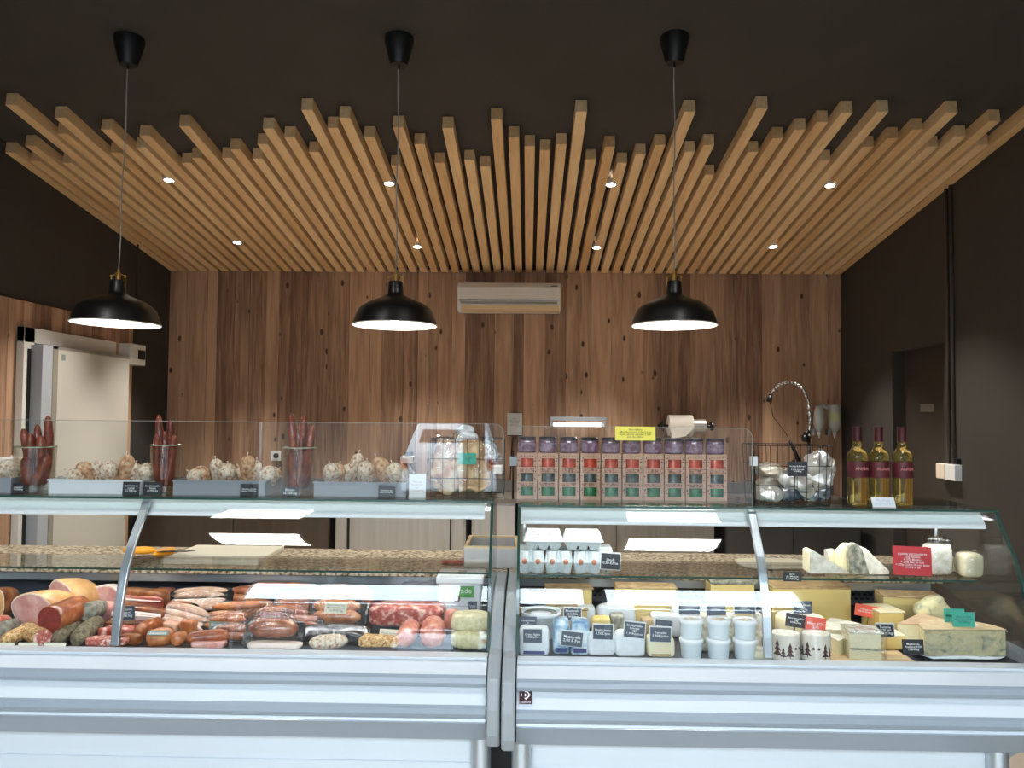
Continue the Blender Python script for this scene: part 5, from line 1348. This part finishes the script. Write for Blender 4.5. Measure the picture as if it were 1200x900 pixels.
# ------------------------------------------------------------------ egg cartons on the glass shelf
def carton_parts(t, W_, D_, H_):
    """side showing along x: W_, depth D_, height H_; lobed bottom"""
    hm = H_ * 0.5
    b = MB(); a_, d_ = W_ / 2, D_
    b.hexa([(-a_ * .84, d_ * .1, .004), (a_ * .84, d_ * .1, .004), (a_ * .84, d_ * .9, .004), (-a_ * .84, d_ * .9, .004)],
           [(-a_, 0, hm), (a_, 0, hm), (a_, d_, hm), (-a_, d_, hm)])
    n = 3
    for i in range(n):
        cx = -a_ * .84 + a_ * 1.68 * (i + .5) / n
        for cy in (d_ * .27, d_ * .73):
            b.hexa([(cx + a_ * .22 * math.cos(q), cy + d_ * .19 * math.sin(q), 0) for q in [2 * math.pi * k / 12 for k in range(12)]],
                   [(cx + a_ * .29 * math.cos(q), cy + d_ * .23 * math.sin(q), hm * .8) for q in [2 * math.pi * k / 12 for k in range(12)]])
    b.build('tray_half', m_carton, t, bevel=0.005)
    for s_ in (-.28, .28):
        MB().hexa([(s_ * a_ - .004, d_ * .055, .007), (s_ * a_ + .004, d_ * .055, .007), (s_ * a_ + .004, d_ * .12, .007), (s_ * a_ - .004, d_ * .12, .007)],
                  [(s_ * a_ - .002, d_ * .055, .018), (s_ * a_ + .002, d_ * .055, .018), (s_ * a_ + .002, d_ * .12, .018), (s_ * a_ - .002, d_ * .12, .018)]).build('notch', m_black, t)
    b = MB()
    b.hexa([(-a_ - .003, -.003, hm), (a_ + .003, -.003, hm), (a_ + .003, d_ + .003, hm), (-a_ - .003, d_ + .003, hm)],
           [(-a_ * .88, d_ * .09, H_), (a_ * .88, d_ * .09, H_), (a_ * .88, d_ * .91, H_), (-a_ * .88, d_ * .91, H_)])
    b.box(-a_ - .006, a_ + .006, -.006, d_ + .006, hm - 0.002, hm + 0.002)
    b.build('lid', m_carton, t, bevel=0.006)
kk = 2.95 / F
Ye = 2.925
def z_at(px, py, Y): return at(px, py, Y).z
Hb = 0.078
firstc = None
for i, px in enumerate([622.5, 655, 688.5]):
    X = at(px, 660, Ye).x; lb = 'grey egg carton with eggs showing at the end, bottom row, %s of three' % ['left', 'middle', 'right'][i]
    if firstc is None:
        t = thing('egg_carton', lb, 'egg carton', (X, Ye, SZ + 0.0005), 0, 'grey egg cartons')
        Wc = 0.099
        b = MB()
        for s in (-1, 1):   # two rounded end lobes
            b.hexa([(s * .024 + .021 * math.cos(a), .024 + .022 * math.sin(a), 0) for a in [2 * math.pi * q / 16 for q in range(16)]], [(s * .0245 + .026 * math.cos(a), .024 + .026 * math.sin(a), .038) for a in [2 * math.pi * q / 16 for q in range(16)]])
            for j in range(1, 3):
                b.hexa([(s * .024 + .021 * math.cos(a), .024 + .05 * j + .02 * math.sin(a), 0) for a in [2 * math.pi * q / 12 for q in range(12)]], [(s * .0245 + .026 * math.cos(a), .024 + .05 * j + .025 * math.sin(a), .038) for a in [2 * math.pi * q / 12 for q in range(12)]])
        b.box(-.049, .049, .01, .148, .033, .038); b.hexa([(-.040, .012, .003), (.040, .012, .003), (.040, .146, .003), (-.040, .146, .003)], [(-.050, .004, .038), (.050, .004, .038), (.050, .148, .038), (-.050, .148, .038)])
        b.build('tray_half', m_carton, t, smooth=True, angle=40)
        b = MB()
        for s in (-1, 1):
            b.hexa([(s * .0245 + .0265 * math.cos(a), .024 + .028 * math.sin(a), .038) for a in [2 * math.pi * q / 16 for q in range(16)]], [(s * .023 + .022 * math.cos(a), .03 + .022 * math.sin(a), Hb) for a in [2 * math.pi * q / 16 for q in range(16)]])
        b.hexa([(-.051, .004, .038), (.051, .004, .038), (.051, .15, .038), (-.051, .15, .038)], [(-.045, .022, Hb), (.045, .022, Hb), (.045, .146, Hb), (-.045, .146, Hb)])
        b.build('lid', m_carton, t, smooth=True, angle=40)
        for s in (-1, 1):
            MB().blob(.0095, .006, .0105, (s * .0245, -.0015, .042), nu=16, nv=10).build('egg', m_egg, t, smooth=True)
        firstc = t
    else: dup(firstc, (X, Ye, SZ + 0.0005), None, lb)
zt = SZ + 0.0005 + Hb + 0.0005
fc2 = None
for i, px in enumerate([637, 683.5]):
    X = at(px, 630, Ye + .01).x; lb = 'grey egg carton lying across the others, top row, %s one' % ['left', 'right'][i]
    if fc2 is None:
        t = thing('egg_carton', lb, 'egg carton', (X, Ye + 0.012, zt), 0, 'grey egg cartons')
        carton_parts(t, 0.138, 0.10, 0.07)
        b = MB()
        for s in (-0.02, 0.022): b.box(s - .005, s + .005, 0.004, 0.010, .056, .062)
        b.build('closing_tab', m_gable, t, rot=(0.0, 0, 0))
        fc2 = t
    else: dup(fc2, (X, Ye + 0.012, zt), None, lb)
X = at(706, 655, 3.07).x
t = thing('egg_carton', 'pale egg carton standing behind the black egg price card', 'egg carton', (X, 3.04, SZ + 0.0005), 0, 'grey egg cartons')
carton_parts(t, 0.075, 0.10, 0.075)
card(704, 649, 726, 667, 2.912, ['Oeufs', '0.30 €/Pce'], 'black egg price card leaning against the cartons', border=True, roll=0.06, lean=0.2)

# ------------------------------------------------------------------ cheeses: makers
def wedge(loc, r, ang, h, yaw, label, paste, rind, group=None, tilt=(0, 0), top=True, name='cheese_wedge', cat='cheese', toprind=None):
    """sector with its tip at -Y, arc at the back before yaw"""
    t = thing(name, label, cat, loc, (tilt[0], tilt[1], yaw), group)
    n = 14; arc = [(r * math.sin(-ang / 2 + ang * k / n), r * math.cos(-ang / 2 + ang * k / n)) for k in range(n + 1)]
    th = 0.004
    MB().prism([(0, 0)] + arc, 'z', th, h - th).build('paste', paste, t)
    outer = [(x * (r + th) / r, y * (r + th) / r) for x, y in arc]
    MB().prism(arc + outer[::-1], 'z', 0, h).build('rind', rind, t)
    MB().prism([(0, 0)] + arc, 'z', h - th, h).build('top_rind', toprind or rind, t)
    MB().prism([(0, 0)] + arc, 'z', 0, th).build('bottom_rind', rind, t)
    return t
def block(px0, py0, px1, py1, Y, dep, label, paste, rind, yaw=0.0, group=None, rt=0.007, z=None, topm=None, name='cheese_block', side=True):
    a = at(px0, py1, Y); c = at(px1, py0, Y); w_ = (c.x - a.x) / 2
    z0 = a.z if z is None else z; h = c.z - z0
    t = thing(name, label, 'cheese', ((a.x + c.x) / 2, Y, z0), (0, 0, yaw), group)
    MB().box(-w_, w_ - (rt if side else 0), 0, dep, 0, h - rt).build('paste', paste, t, bevel=0.003)
    b = MB(); b.box(-w_, w_, -0.001, dep, h - rt, h)
    b.build('top_rind', topm or rind, t, bevel=0.003)
    MB().box(-w_, w_, dep, dep + rt, 0, h).build('back_rind', rind, t, bevel=0.003)
    return t
D0 = DZK
# back row of big hard cheeses
def cheese_on_deck(px, py_base_Y): pass
block(640, 690, 696, 722, 3.10, 0.09, 'big yellow cheese piece at the back left, behind the egg shelf', m_comte, m_comterind, z=D0, yaw=0.06)
block(652, 714, 690, 727, 2.98, 0.10, 'flat yellow cheese slice before the big back left piece', m_comte, m_comterind, z=D0)
block(722, 689, 794, 727, 3.08, 0.09, 'wide yellow cheese piece with brown top rind behind the white wrapped cheeses', m_comte, m_comterind, z=D0, yaw=-0.03)
block(833, 682, 888, 725, 3.08, 0.09, 'tall square yellow cheese piece with whitish rind left of the glass strut', m_comte, m_comterind, z=D0, topm=m_greyrind, rt=0.012)
t = block(905, 689, 1000, 722, 3.04, 0.13, 'widest yellow cheese piece with printed rind right of the glass strut', m_comte, m_comterind, z=D0, yaw=0.03)
h = at(905, 689, 3.04).z - D0
MB().box(-0.10, 0.12, 0.01, 0.12, h - 0.0005, h + 0.001).build('printed_rind', mottle('dark_printed_rind', [(0.42, C(52, 50, 40)), (0.5, C(196, 168, 70)), (0.6, C(230, 226, 210))], 24, rough=0.4), t)
block(745, 738, 798, 727, 2.98, 0.06, 'thin pale cheese end before the wide yellow piece', m_cream, m_brie, z=D0) if False else None
# grey-white soft cheeses
c = at(997, 742, 2.90)
wedge((at(960, 742, 2.82).x, 2.82, D0), 0.19, math.radians(62), 0.062, math.radians(-62), 'grey-rinded cheese wedge in front of the widest yellow piece', m_veined, m_brie)
# round white cheese behind the wooden boxes
def wheel(loc, r, h, label, m, name='round_cheese', cat='cheese', group=None, topm=None):
    t = thing(name, label, cat, loc, 0, group)
    MB().lathe([(0, 0), (r - .004, 0), (r, .004), (r, h - .005), (r - .005, h), (r - 0.012, h), (0, h)], 36).build('body', m, t, smooth=True, angle=50)
    if topm: MB().lathe([(0, h - 0.001), (r - 0.012, h - 0.001), (r - 0.014, h + 0.002), (0, h + 0.003)], 36).build('top_rind', topm, t, smooth=True, angle=50)
    return t
p = at(942, 732, 2.86)
wheel((p.x, 2.90, D0), 0.085, at(942, 722, 2.90).z - D0, 'round white cheese wheel behind the black and red cards', m_cream, topm=m_brie)
p = at(900, 745, 2.80)
wheel((p.x - 0.01, 2.84, D0), 0.05, 0.05, 'small yellow round cheese behind the glass strut, on the left', m_comte, topm=m_cream)
p = at(893, 758, 2.69)
wheel((p.x, 2.70, D0), 0.042, 0.024, 'flat cream cheese disc at the foot of the glass strut', m_cream, topm=m_brie)
# spruce-box cheeses with printed trees
m_boxwood = mottle('thin_white_wood_box', [(0.3, C(214, 204, 188)), (0.7, C(228, 220, 206))], 40, rough=0.6)
def boxed(px, label, rot):
    Yc = 2.695; kq = Yc / F; r = 16.5 * kq; h = at(px, 746, Yc - r).z - D0; p = at(px, 760, Yc)
    t = thing('boxed_cheese', label, 'boxed cheese', (p.x, Yc, D0), rot, 'round boxed cheeses with printed fir trees')
    MB().lathe([(0, 0), (r, 0), (r, h), (r - .002, h), (r - .002, h - .006), (0, h - .006)], 36).build('wooden_box', m_boxwood, t, smooth=True, angle=50)
    MB().lathe([(0, h - .006), (r - .0025, h - .006), (r - .006, h + .001), (0, h + .003)], 36).build('cheese_top', m_brie, t, smooth=True, angle=50)
    m_ = mat('fir_brown', C(74, 40, 40), 0.6) if 'fir_brown' not in bpy.data.materials else bpy.data.materials['fir_brown']
    for (ang, s) in [(-50, 1.0), (-26, .62), (0, .86), (70, .8), (96, .6)]:
        a0 = math.radians(ang - 90)
        b = MB(); hh_ = h * 0.74 * s; rr_ = r + 0.0007
        def q(u, z): a = a0 + u / rr_; return b.bm.verts.new((rr_ * math.cos(a), rr_ * math.sin(a), z))
        z0_ = h * 0.12
        for k in range(3):
            zz0 = z0_ + hh_ * (0.12 + 0.26 * k); ww_ = 0.0165 * s * (1 - 0.25 * k)
            b.face([q(-ww_, zz0), q(0, zz0 + 0.0005), q(0, zz0 + hh_ * 0.36)]); b.face([q(0, zz0 + 0.0005), q(ww_, zz0), q(0, zz0 + hh_ * 0.36)])
        b.face([q(-0.0015, z0_), q(0.0015, z0_), q(0.0015, z0_ + hh_ * 0.2), q(-0.0015, z0_ + hh_ * 0.2)])
        b.build('printed_tree', m_, t)
    b = MB(); a0 = math.radians(35 - 90)
    for ang in (24, 44):
        a1 = math.radians(ang - 90); pc = Vector(((r + .0008) * math.cos(a1), (r + .0008) * math.sin(a1), h * 0.5))
        n_ = Vector((math.cos(a1), math.sin(a1), 0)); u_ = Vector((-math.sin(a1), math.cos(a1), 0))
        b2 = MB(); vs = [b2.bm.verts.new(pc + u_ * 0.0045 * math.cos(x) + Vector((0, 0, 0.0045 * math.sin(x)))) for x in [2 * math.pi * k / 12 for k in range(12)]]; b2.face(vs)
        b2.build('printed_mark', m_, t)
    b.bm.free()
    return t
boxed(920.5, 'round boxed cheese with fir trees, left of the two beside the glass strut', 0.0)
boxed(956, 'round boxed cheese with fir trees, right of the two', -0.9)
# wrapped blue-veined brick
t = block(996, 741, 1035, 766, 2.665, 0.09, 'wrapped blue-veined cheese brick at the front centre right', m_cream, m_brie, z=D0, yaw=-0.12)
h = at(996, 741, 2.665).z - D0
MB().blob(0.053, 0.002, 0.003, (0.0, -0.002, h * 0.42), e=0.6, amp=0.002, fr=60, seed=2).build('blue_vein', m_greyrind, t, smooth=True)
MB().box(-0.058, 0.062, -0.003, 0.1, -0.0, h + 0.003).build('clear_wrap', m_film, t, bevel=0.004)
wedge((at(983, 760, 2.70).x, 2.70, D0), 0.085, math.radians(50), 0.055, math.radians(-15), 'small yellow wedge between the boxed cheeses and the blue-veined brick', m_cream, m_brie)
# board with pale cheeses
a, c = at(975, 768, 2.64), at(1075, 768, 2.64)
b = MB(); b.box(a.x, c.x, 2.64, 2.95, 0, 0.006)
tag(b.build('wooden_board', m_board, loc=(0, 0, D0), bevel=0.002), 'pale wooden board under the cheeses at the front', 'board')
D1 = D0 + 0.0065
block(1030, 717, 1062, 752, 2.92, 0.12, 'upright pale yellow cheese block behind the small black card', m_comte, m_comterind, z=D0, yaw=0.1, topm=m_cream)
block(1034, 745, 1062, 758, 2.78, 0.08, 'thin pale cheese slice lying under the small black card', m_comte, m_cream, z=D1, rt=0.003)
wedge((at(1052, 745, 2.86).x - .01, 2.84, D1), 0.20, math.radians(50), 0.075, math.radians(-70), 'large beige-rinded cheese wedge left of the green cards', m_cream, mottle('beige_rind', [(0.3, C(206, 168, 132)), (0.7, C(222, 188, 154))], 20, rough=0.6))
t = block(1037, 700, 1105, 725, 3.10, 0.12, 'golden cheese quarter under plastic at the back right', m_comte, m_comterind, z=D0, yaw=-0.15)
MB().box(-0.12, 0.12, -0.004, 0.13, 0.0, 0.085).build('clear_wrap', m_film, t, bevel=0.006)
t = slab(1078, 703, 1116, 731, 2.96, 'chunk of blue-veined cheese standing in front of the green cards', 'blue_cheese_chunk', 'cheese', m_blue, dep=0.07, e=0.6, amp=0.008, seed=71, roll=-0.5)
# big blue cheese half wheel at the right front
c = at(1132, 765, 2.70)
r = 47 * 2.70 / F
t = thing('blue_cheese', 'big blue-veined cheese half at the front right corner', 'cheese', (at(1131, 765, 2.69).x, 2.685, D0 + 0.016), (0, 0, 0.04))
hh = at(1131, 737, 2.69).z - D0 - 0.016
n = 28; arc = [(r * math.cos(math.pi * k / n), r * 1.0 * math.sin(math.pi * k / n)) for k in range(n + 1)]
MB().prism(arc, 'z', 0.0, hh - 0.004).build('paste', m_blue, t, bevel=0.006)
MB().prism([(x * 1.01, y * 1.01 + 0.0) for x, y in arc], 'z', hh - 0.004, hh).build('top_rind', mottle('buff_rind', [(0.3, C(206, 176, 130)), (0.7, C(226, 204, 164))], 26, rough=0.6), t, bevel=0.002)
MB().box(-r * 1.03, r * 1.03, -0.004, -0.002, 0, hh).build('clear_wrap', m_film, t)
b = MB(); b.blob(r * 1.15, 0.11, 0.007, (0, 0.09, 0.0), e=0.6, amp=0.006, fr=30, seed=5, nu=32)
tag(b.build('crumpled_paper', m_paper, loc=(at(1131, 765, 2.69).x, 2.69, D0 + 0.008), smooth=True), 'crumpled wrapping paper under the big blue-veined cheese', 'paper')
# pots
PW = 29 * 2.70 / F; r = PW / 2 * 0.92
ph = 0.0635
fp = None
NP = ['left', 'middle', 'right']
for lev in (0, 1):
    for i, px in enumerate([810, 842, 873]):
        Yp = 2.69; X = at(px, 750, Yp).x; z = D0 + lev * (ph + 0.0005)
        lb = 'white plastic cheese pot, %s of three, %s layer' % (NP[i], ['bottom', 'top'][lev])
        if fp is None:
            t = thing('cheese_pot', lb, 'pot', (X, Yp, z), 0, 'stacked white cheese pots')
            MB().lathe([(0, 0), (r * .84, 0), (r * .86, .003), (r * .93, ph - .014), (0, ph - .014)], 32).build('pot_body', m_pot, t, smooth=True, angle=50)
            MB().lathe([(r * .93, ph - .014), (r * 1.02, ph - .014), (r * 1.04, ph - .010), (r * 1.02, ph - .003), (r * .93, ph), (r * .88, ph), (r * .85, ph - .003), (0, ph - .003)], 32).build('lid', m_tub, t, smooth=True, angle=50)
            MB().blob(r * .6, r * .6, .0015, (0, 0, ph - .002), amp=.001, fr=60).build('printed_seal', m_potwrap, t, smooth=True)
            MB().box(-.004, .012, -r * 1.08, -r * 1.0, ph - .012, ph - .006).build('pull_tab', m_tub, t, bevel=.001)
            fp = t
        else: dup(fp, (X, Yp, z), (0, 0, 0.5 * i), lb)
for i, px in enumerate([826, 858, 889]):
    tt = slab(px - 6, 722, px + 6, 766, 2.74, 'creamy curly paper filling, between the pots, %s' % ['left gap', 'middle gap', 'right of the last pot'][i], 'paper_filling', 'paper', m_potwrap, dep=.05, amp=.008, seed=80 + i, fr=60)
# tubs and pouches at the left end
p = at(634, 735, 2.90); r = 24 * 2.9 / F
t = thing('fromage_tub', 'large round white tub with clear lid at the left end of the cheese case', 'tub', (p.x, 2.92, D0))
hh = at(634, 717, 2.9).z - D0
MB().lathe([(0, 0), (r * .8, 0), (r * .95, hh - .015), (r, hh - .012), (r * 1.02, hh - .004), (r, hh), (r * .93, hh), (r * .9, hh - .01), (0, hh - .01)], 36).build('tub_body', m_tub, t, smooth=True, angle=50)
MB().lathe([(r * .5, hh - .009), (r * .8, hh - .007), (r * .8, hh - .0065), (r * .5, hh - .0085)], 36).build('printed_ring', m_greyc, t, smooth=True)
p = at(612, 720, 2.96)
wheel((at(612, 725, 2.98).x, 3.02, D0), 0.03, 0.075, 'small orange-topped cheese behind the white tub', m_orangesaus, name='small_cheese')
def packet(px0, py0, px1, py1, Y, label, m, dep=.06, name='cheese_packet', e=.3, seed=0, amp=.002, strip=None):
    a = at(px0, py1, Y); c = at(px1, py0, Y); w_ = (c.x - a.x) / 2; h = c.z - D0
    t = thing(name, label, 'packed cheese', ((a.x + c.x) / 2, Y, D0))
    MB().blob(w_, dep / 2, h / 2, (0, dep / 2, h / 2), e=e, seed=seed, amp=amp, nu=28, nv=18).build('wrapper', m, t, smooth=True)
    if strip: MB().box(-w_ * .7, w_ * .7, 0.0, .004, h * .08, h * .2).build('printed_strip', strip, t)
    return t
m_bluepr = mat('dark_blue_print', C(60, 66, 120), .5)
packet(608, 737, 644, 764, 2.665, 'white rounded cheese packet with dark blue strip at the front left', m_tub, seed=1, strip=m_bluepr)
m_bluepouch = mottle('blue_white_pouch', [(.4, C(96, 140, 178)), (.52, C(176, 204, 220)), (.62, C(228, 236, 240))], 26, rough=.3, bump=.4, coat=.4)
packet(648, 728, 668, 764, 2.68, 'blue printed mozzarella pouch, left of the pair', m_bluepouch, seed=2, amp=.004, strip=m_bluepr)
packet(669, 728, 691, 764, 2.68, 'blue printed mozzarella pouch, right of the pair', m_bluepouch, seed=3, amp=.004, strip=m_bluepr)
packet(689, 746, 722, 764, 2.67, 'soft white cheese in crinkled clear wrapping right of the blue pouches', m_paper, seed=4, amp=.006)
packet(721, 742, 757, 765, 2.67, 'white paper-wrapped cheese under the leaning four-line card', m_paper, seed=5, amp=.005)
packet(759, 748, 791, 766, 2.67, 'cream flat cheese with brown base left of the pots', m_cream, seed=6, amp=.002, strip=m_comterind)
packet(694, 725, 716, 745, 2.86, 'yellow-topped cheese behind the left blue-grey card', m_comte, seed=7)
packet(716, 722, 732, 750, 2.90, 'greyish crusted small cheese behind the leaning card', m_greyrind, seed=8, amp=.005)
packet(752, 726, 766, 748, 2.88, 'golden packed cheese right of the leaning card', m_comterind, seed=9)
packet(764, 722, 800, 745, 2.90, 'white paper-wrapped cheese behind the double card', m_paper, seed=10, amp=.006)
packet(700, 712, 745, 735, 3.02, 'white wrapped cheese in the second row before the air grille', m_paper, seed=11, amp=.006)
packet(788, 712, 835, 735, 2.95, 'white crumpled paper parcel behind the pots', m_paper, seed=12, amp=.008)
packet(676, 712, 698, 742, 3.0, 'white tall packet behind the upper slate card', m_tub, seed=13)
# price cards in the cheese case
B = m_slatec
card(608, 723, 629, 737, 2.72, ['Fromage fouetté', 'ail', '1.90€/pce'], 'slate price card in the far left of the cheese case, the upper of two', m=m_slatec, pick=.03)
card(613, 738, 635, 753, 2.645, ['Crème légère', '2.50€/pièce'], 'slate price card in the far left of the cheese case, the lower of two', m=m_slatec, border=True)
card(614, 693, 640, 708, 3.06, ['Comté 18m'], 'pale blue-grey card at the back left of the cheese case', m=mat('pale_blue_card', C(150, 178, 204), .5), pick=.06)
card(661, 714, 681, 728, 2.90, ['Mozzarella', 'di bufala', '2.90€/pce'], 'slate card standing above the blue pouches', m=m_slatec, border=True, pick=.06)
card(657, 741, 682, 757, 2.645, ['Mozzarella', '2,90 € Pce'], 'slate card leaning on the blue pouches', m=m_slatec, border=True, roll=.1)
card(695, 733, 718, 749, 2.66, ['Brebiclette', '3.50€/pce'], 'blue-grey card on the crinkled clear wrapping', m=m_slatec, border=True, roll=.03)
card(731, 730, 755, 747, 2.66, ['St-Marcellin', 'fermier', 'IGP', '1.90€/pièce'], 'leaning four-line slate card on the paper-wrapped cheese', m=m_slatec, border=True, roll=.1)
card(767, 727, 787, 742, 2.72, ['Reblochon'], 'dark card half hidden behind the front blue-grey card', m=m_slatec, roll=.12, pick=.02)
card(762, 736, 786, 752, 2.66, ['Tomette', '5.90€/pièce'], 'blue-grey card on the cream cheese left of the pots', m=m_slatec, border=True, roll=.03)
card(796, 705, 820, 720, 2.70, ['Cancoillotte à l\'ail', '4.90€/pce'], 'slate card above the left pot stack', m=m_slatec, pick=.0, border=True)
card(829, 706, 851, 721, 2.70, ['Cancoillotte nature', '4.90€/pce'], 'slate card above the middle pot stack, slightly tilted', m=m_slatec, roll=-.05)
card(861, 704, 885, 719, 2.70, ['Cancoillotte vin', 'jaune', '4.90€/pce'], 'slate card above the right pot stack', m=m_slatec, border=True)
card(885, 700, 895, 716, 2.86, ['5 ans', '29€'], 'black card partly hidden behind the strut', pick=.08)
card(886, 729, 900, 743, 2.74, ['Promo', '-20%'], 'orange-red round-cornered card at the strut', m=m_redor, pick=.05)
card(930, 705, 952, 719, 2.90, ['Morbier 60 mois', 'fumé', '19.80€/kg'], 'slate card on the widest yellow cheese', m=m_slatec, pick=.03)
card(920, 720, 944, 735, 2.74, ['Mont-dessus 2\'Or', '400g', '8,50€/pièce'], 'black tilted card over the boxed cheeses', roll=.14, pick=.02)
card(943, 724, 967, 742, 2.73, ['Mont d\'Or', '-20%'], 'bright red discount card beside the black tilted card', m=m_redor, roll=.12, txth=.6, pick=.01)
card(1001, 710, 1034, 723, 2.96, ['Fromage à raclette', 'nature, fumé ou poivre'], 'orange-red slanting two-line card at the back', m=m_redor, roll=.17, pick=.05)
card(1028, 732, 1048, 746, 2.74, ['Tomme', 'AOP lait', '17.90€/kg'], 'small black card on the pale cheese slices', border=True)
card(1058, 750, 1083, 767, 2.635, ['Morbier du', 'Vaudioux AOP', '13.80€/kg'], 'black card at the front edge left of the big blue cheese')
card(1107, 714, 1131, 729, 2.765, ['Bleu de Gex'], 'green card, the rear of two on the big blue cheese', m=m_green, tm=mat('deep_green_print', C(30, 100, 86)), pick=.06)
card(1117, 718, 1143, 735, 2.715, ['Bleu de Gex', 'Haut-Jura AOP', '14.20€/kg'], 'green card, the front of two on the big blue cheese', m=m_green, tm=mat('deep_green_print2', C(30, 100, 86)), pick=.01)
card(918, 675, 939, 686, 2.894, ['Brie', 'de Meaux', '15.90€/kg'], 'dark card hanging on the front edge of the glass shelf', m=mat('dark_grey_card', C(56, 58, 60), .5), lean=0)
# ------------------------------------------------------------------ on the glass shelf, right
Z1 = SZ + .0005
wedge((at(1002, 670, 2.93).x, 2.94, Z1), 0.165, math.radians(40), .10, math.radians(62), 'white brie wedge lying left on the glass shelf, point to the right', m_cream, m_brie) if False else None
def brie(pts, Y0, Y1, label, m, side, name='brie_wedge'):
    pts = [(at(px, py, Y0).x, max(at(px, py, Y0).z, Z1)) for px, py in pts]
    cx = sum(p[0] for p in pts) / len(pts)
    t = thing(name, label, 'cheese', (cx, Y0, Z1), 0, 'soft white cheese wedges on the glass shelf')
    loc = [(x - cx, z - Z1) for x, z in pts]
    MB().prism(loc, 'y', 0.002, Y1 - Y0).build('paste', side, t, bevel=.004)
    MB().prism(loc, 'y', 0.0, 0.0019).build('cut_rind', m, t)
    return t
brie([(949, 672), (949, 647), (953, 645), (985, 664), (996, 672)], 2.92, 3.0, 'white soft cheese wedge, leftmost on the glass shelf, sloping to the right', m_brie, m_cream)
brie([(972, 672), (971, 646), (981, 645), (1004, 672)], 3.01, 3.06, 'white soft cheese wedge squeezed behind the leftmost one', m_cream, m_brie)
brie([(984, 672), (982, 648), (992, 638), (999, 638), (1007, 652), (1012, 673)], 2.96, 3.005, 'creamy curved cheese slice with grey rind in the middle', m_cream, m_cream)
brie([(996, 673), (994, 643), (998, 637), (1004, 637), (1010, 643), (1019, 673)], 2.93, 2.958, 'grey mould-rinded slice standing on the glass shelf', m_greyrind, m_greyrind)
brie([(1012, 673), (1009, 642), (1014, 642), (1042, 669), (1042, 673)], 2.97, 3.05, 'white soft cheese wedge, rightmost, sloping down to the red sign', m_brie, m_brie)
card(1047, 641, 1092, 674, 2.90, ['COFFRE DECOUVERTE', '120g Raclette', '+ 150g Morbier', '+ 200g Bleu de Gex', '+ 250g Comté 10 mois jeune', '19.90 € le kit'], 'large red sign with white lettering on the glass shelf', m=m_red, roll=.03, th=.003, name='red_sign', cat='sign', lean=.1, pad=.88)
def wrapped(px0, py0, px1, py1, Y, label, m, seed, topf=True):
    a = at(px0, py1, Y); c = at(px1, py0, Y); w_ = (c.x - a.x) / 2; h = c.z - Z1
    t = thing('wrapped_cheese', label, 'cheese', ((a.x + c.x) / 2, Y, Z1), 0, 'cheeses in clear bags on the glass shelf')
    MB().blob(w_ * .86, .035, h * .42, (0, .035, h * .42), e=.35, seed=seed, amp=.003, nu=26, nv=14).build('cheese', m, t, smooth=True)
    MB().blob(w_ * 1.02, .045, h * .46, (0, .036, h * .46), e=.6, seed=seed + 3, amp=.01, fr=40, nu=28, nv=16).build('clear_bag', m_film, t, smooth=True)
    if topf: MB().blob(w_ * .9, .02, .016, (0, .03, h * .94), e=.8, seed=seed + 6, amp=.012, fr=50, nu=26, nv=12).build('bag_gathering', m_film, t, smooth=True)
wrapped(1087, 634, 1120, 674, 2.96, 'white cheese in a clear bag right of the red sign', m_brie, 3)
wrapped(1112, 652, 1126, 674, 3.02, 'small pale cheese behind, between the two bagged cheeses', m_cream, 5, False)
wrapped(1128, 645, 1156, 674, 2.93, 'yellowish cheese cylinder in a clear bag, rightmost on the shelf', m_cream, 8, False)
# flat lid on the granite, white papers
p = at(905, 660, 3.42)
tag(MB().blob(.15, .10, .010, (0, 0, 0), e=.5).build('platter', m_creamc, loc=(p.x, 3.42, GZ + .0115), smooth=True), 'flat cream platter on the granite worktop behind the strut', 'platter')

# ------------------------------------------------------------------ let everything rest on, not in, what carries it
bpy.context.view_layer.update()
def low(o):
    z = 1e9
    for c in [o] + list(o.children_recursive):
        if c.type == 'MESH':
            M = c.matrix_world
            for v in c.data.vertices:
                q = M @ v.co
                if q.z < z: z = q.z
    return z
for o in [o for o in SC.objects if o.parent is None and 'label' in o and o['category'] not in ('display case', 'glass screen', 'clamp', 'worktop', 'car')]:
    x, y, z = o.location
    if not (2.6 < y < 3.6): continue
    zz = low(o)
    if zz > 1e8: continue
    if 0.74 < zz < DZK and z < 1.0: lift = DZK - zz
    elif z > 1.2 and zz < (LT if x < -0.09 else RT): lift = (LT if x < -0.09 else RT) - zz
    elif SZ - 0.03 < zz < SZ and y < 3.2: lift = SZ - zz
    else: continue
    o.location.z += min(lift, 0.014) + 0.0003
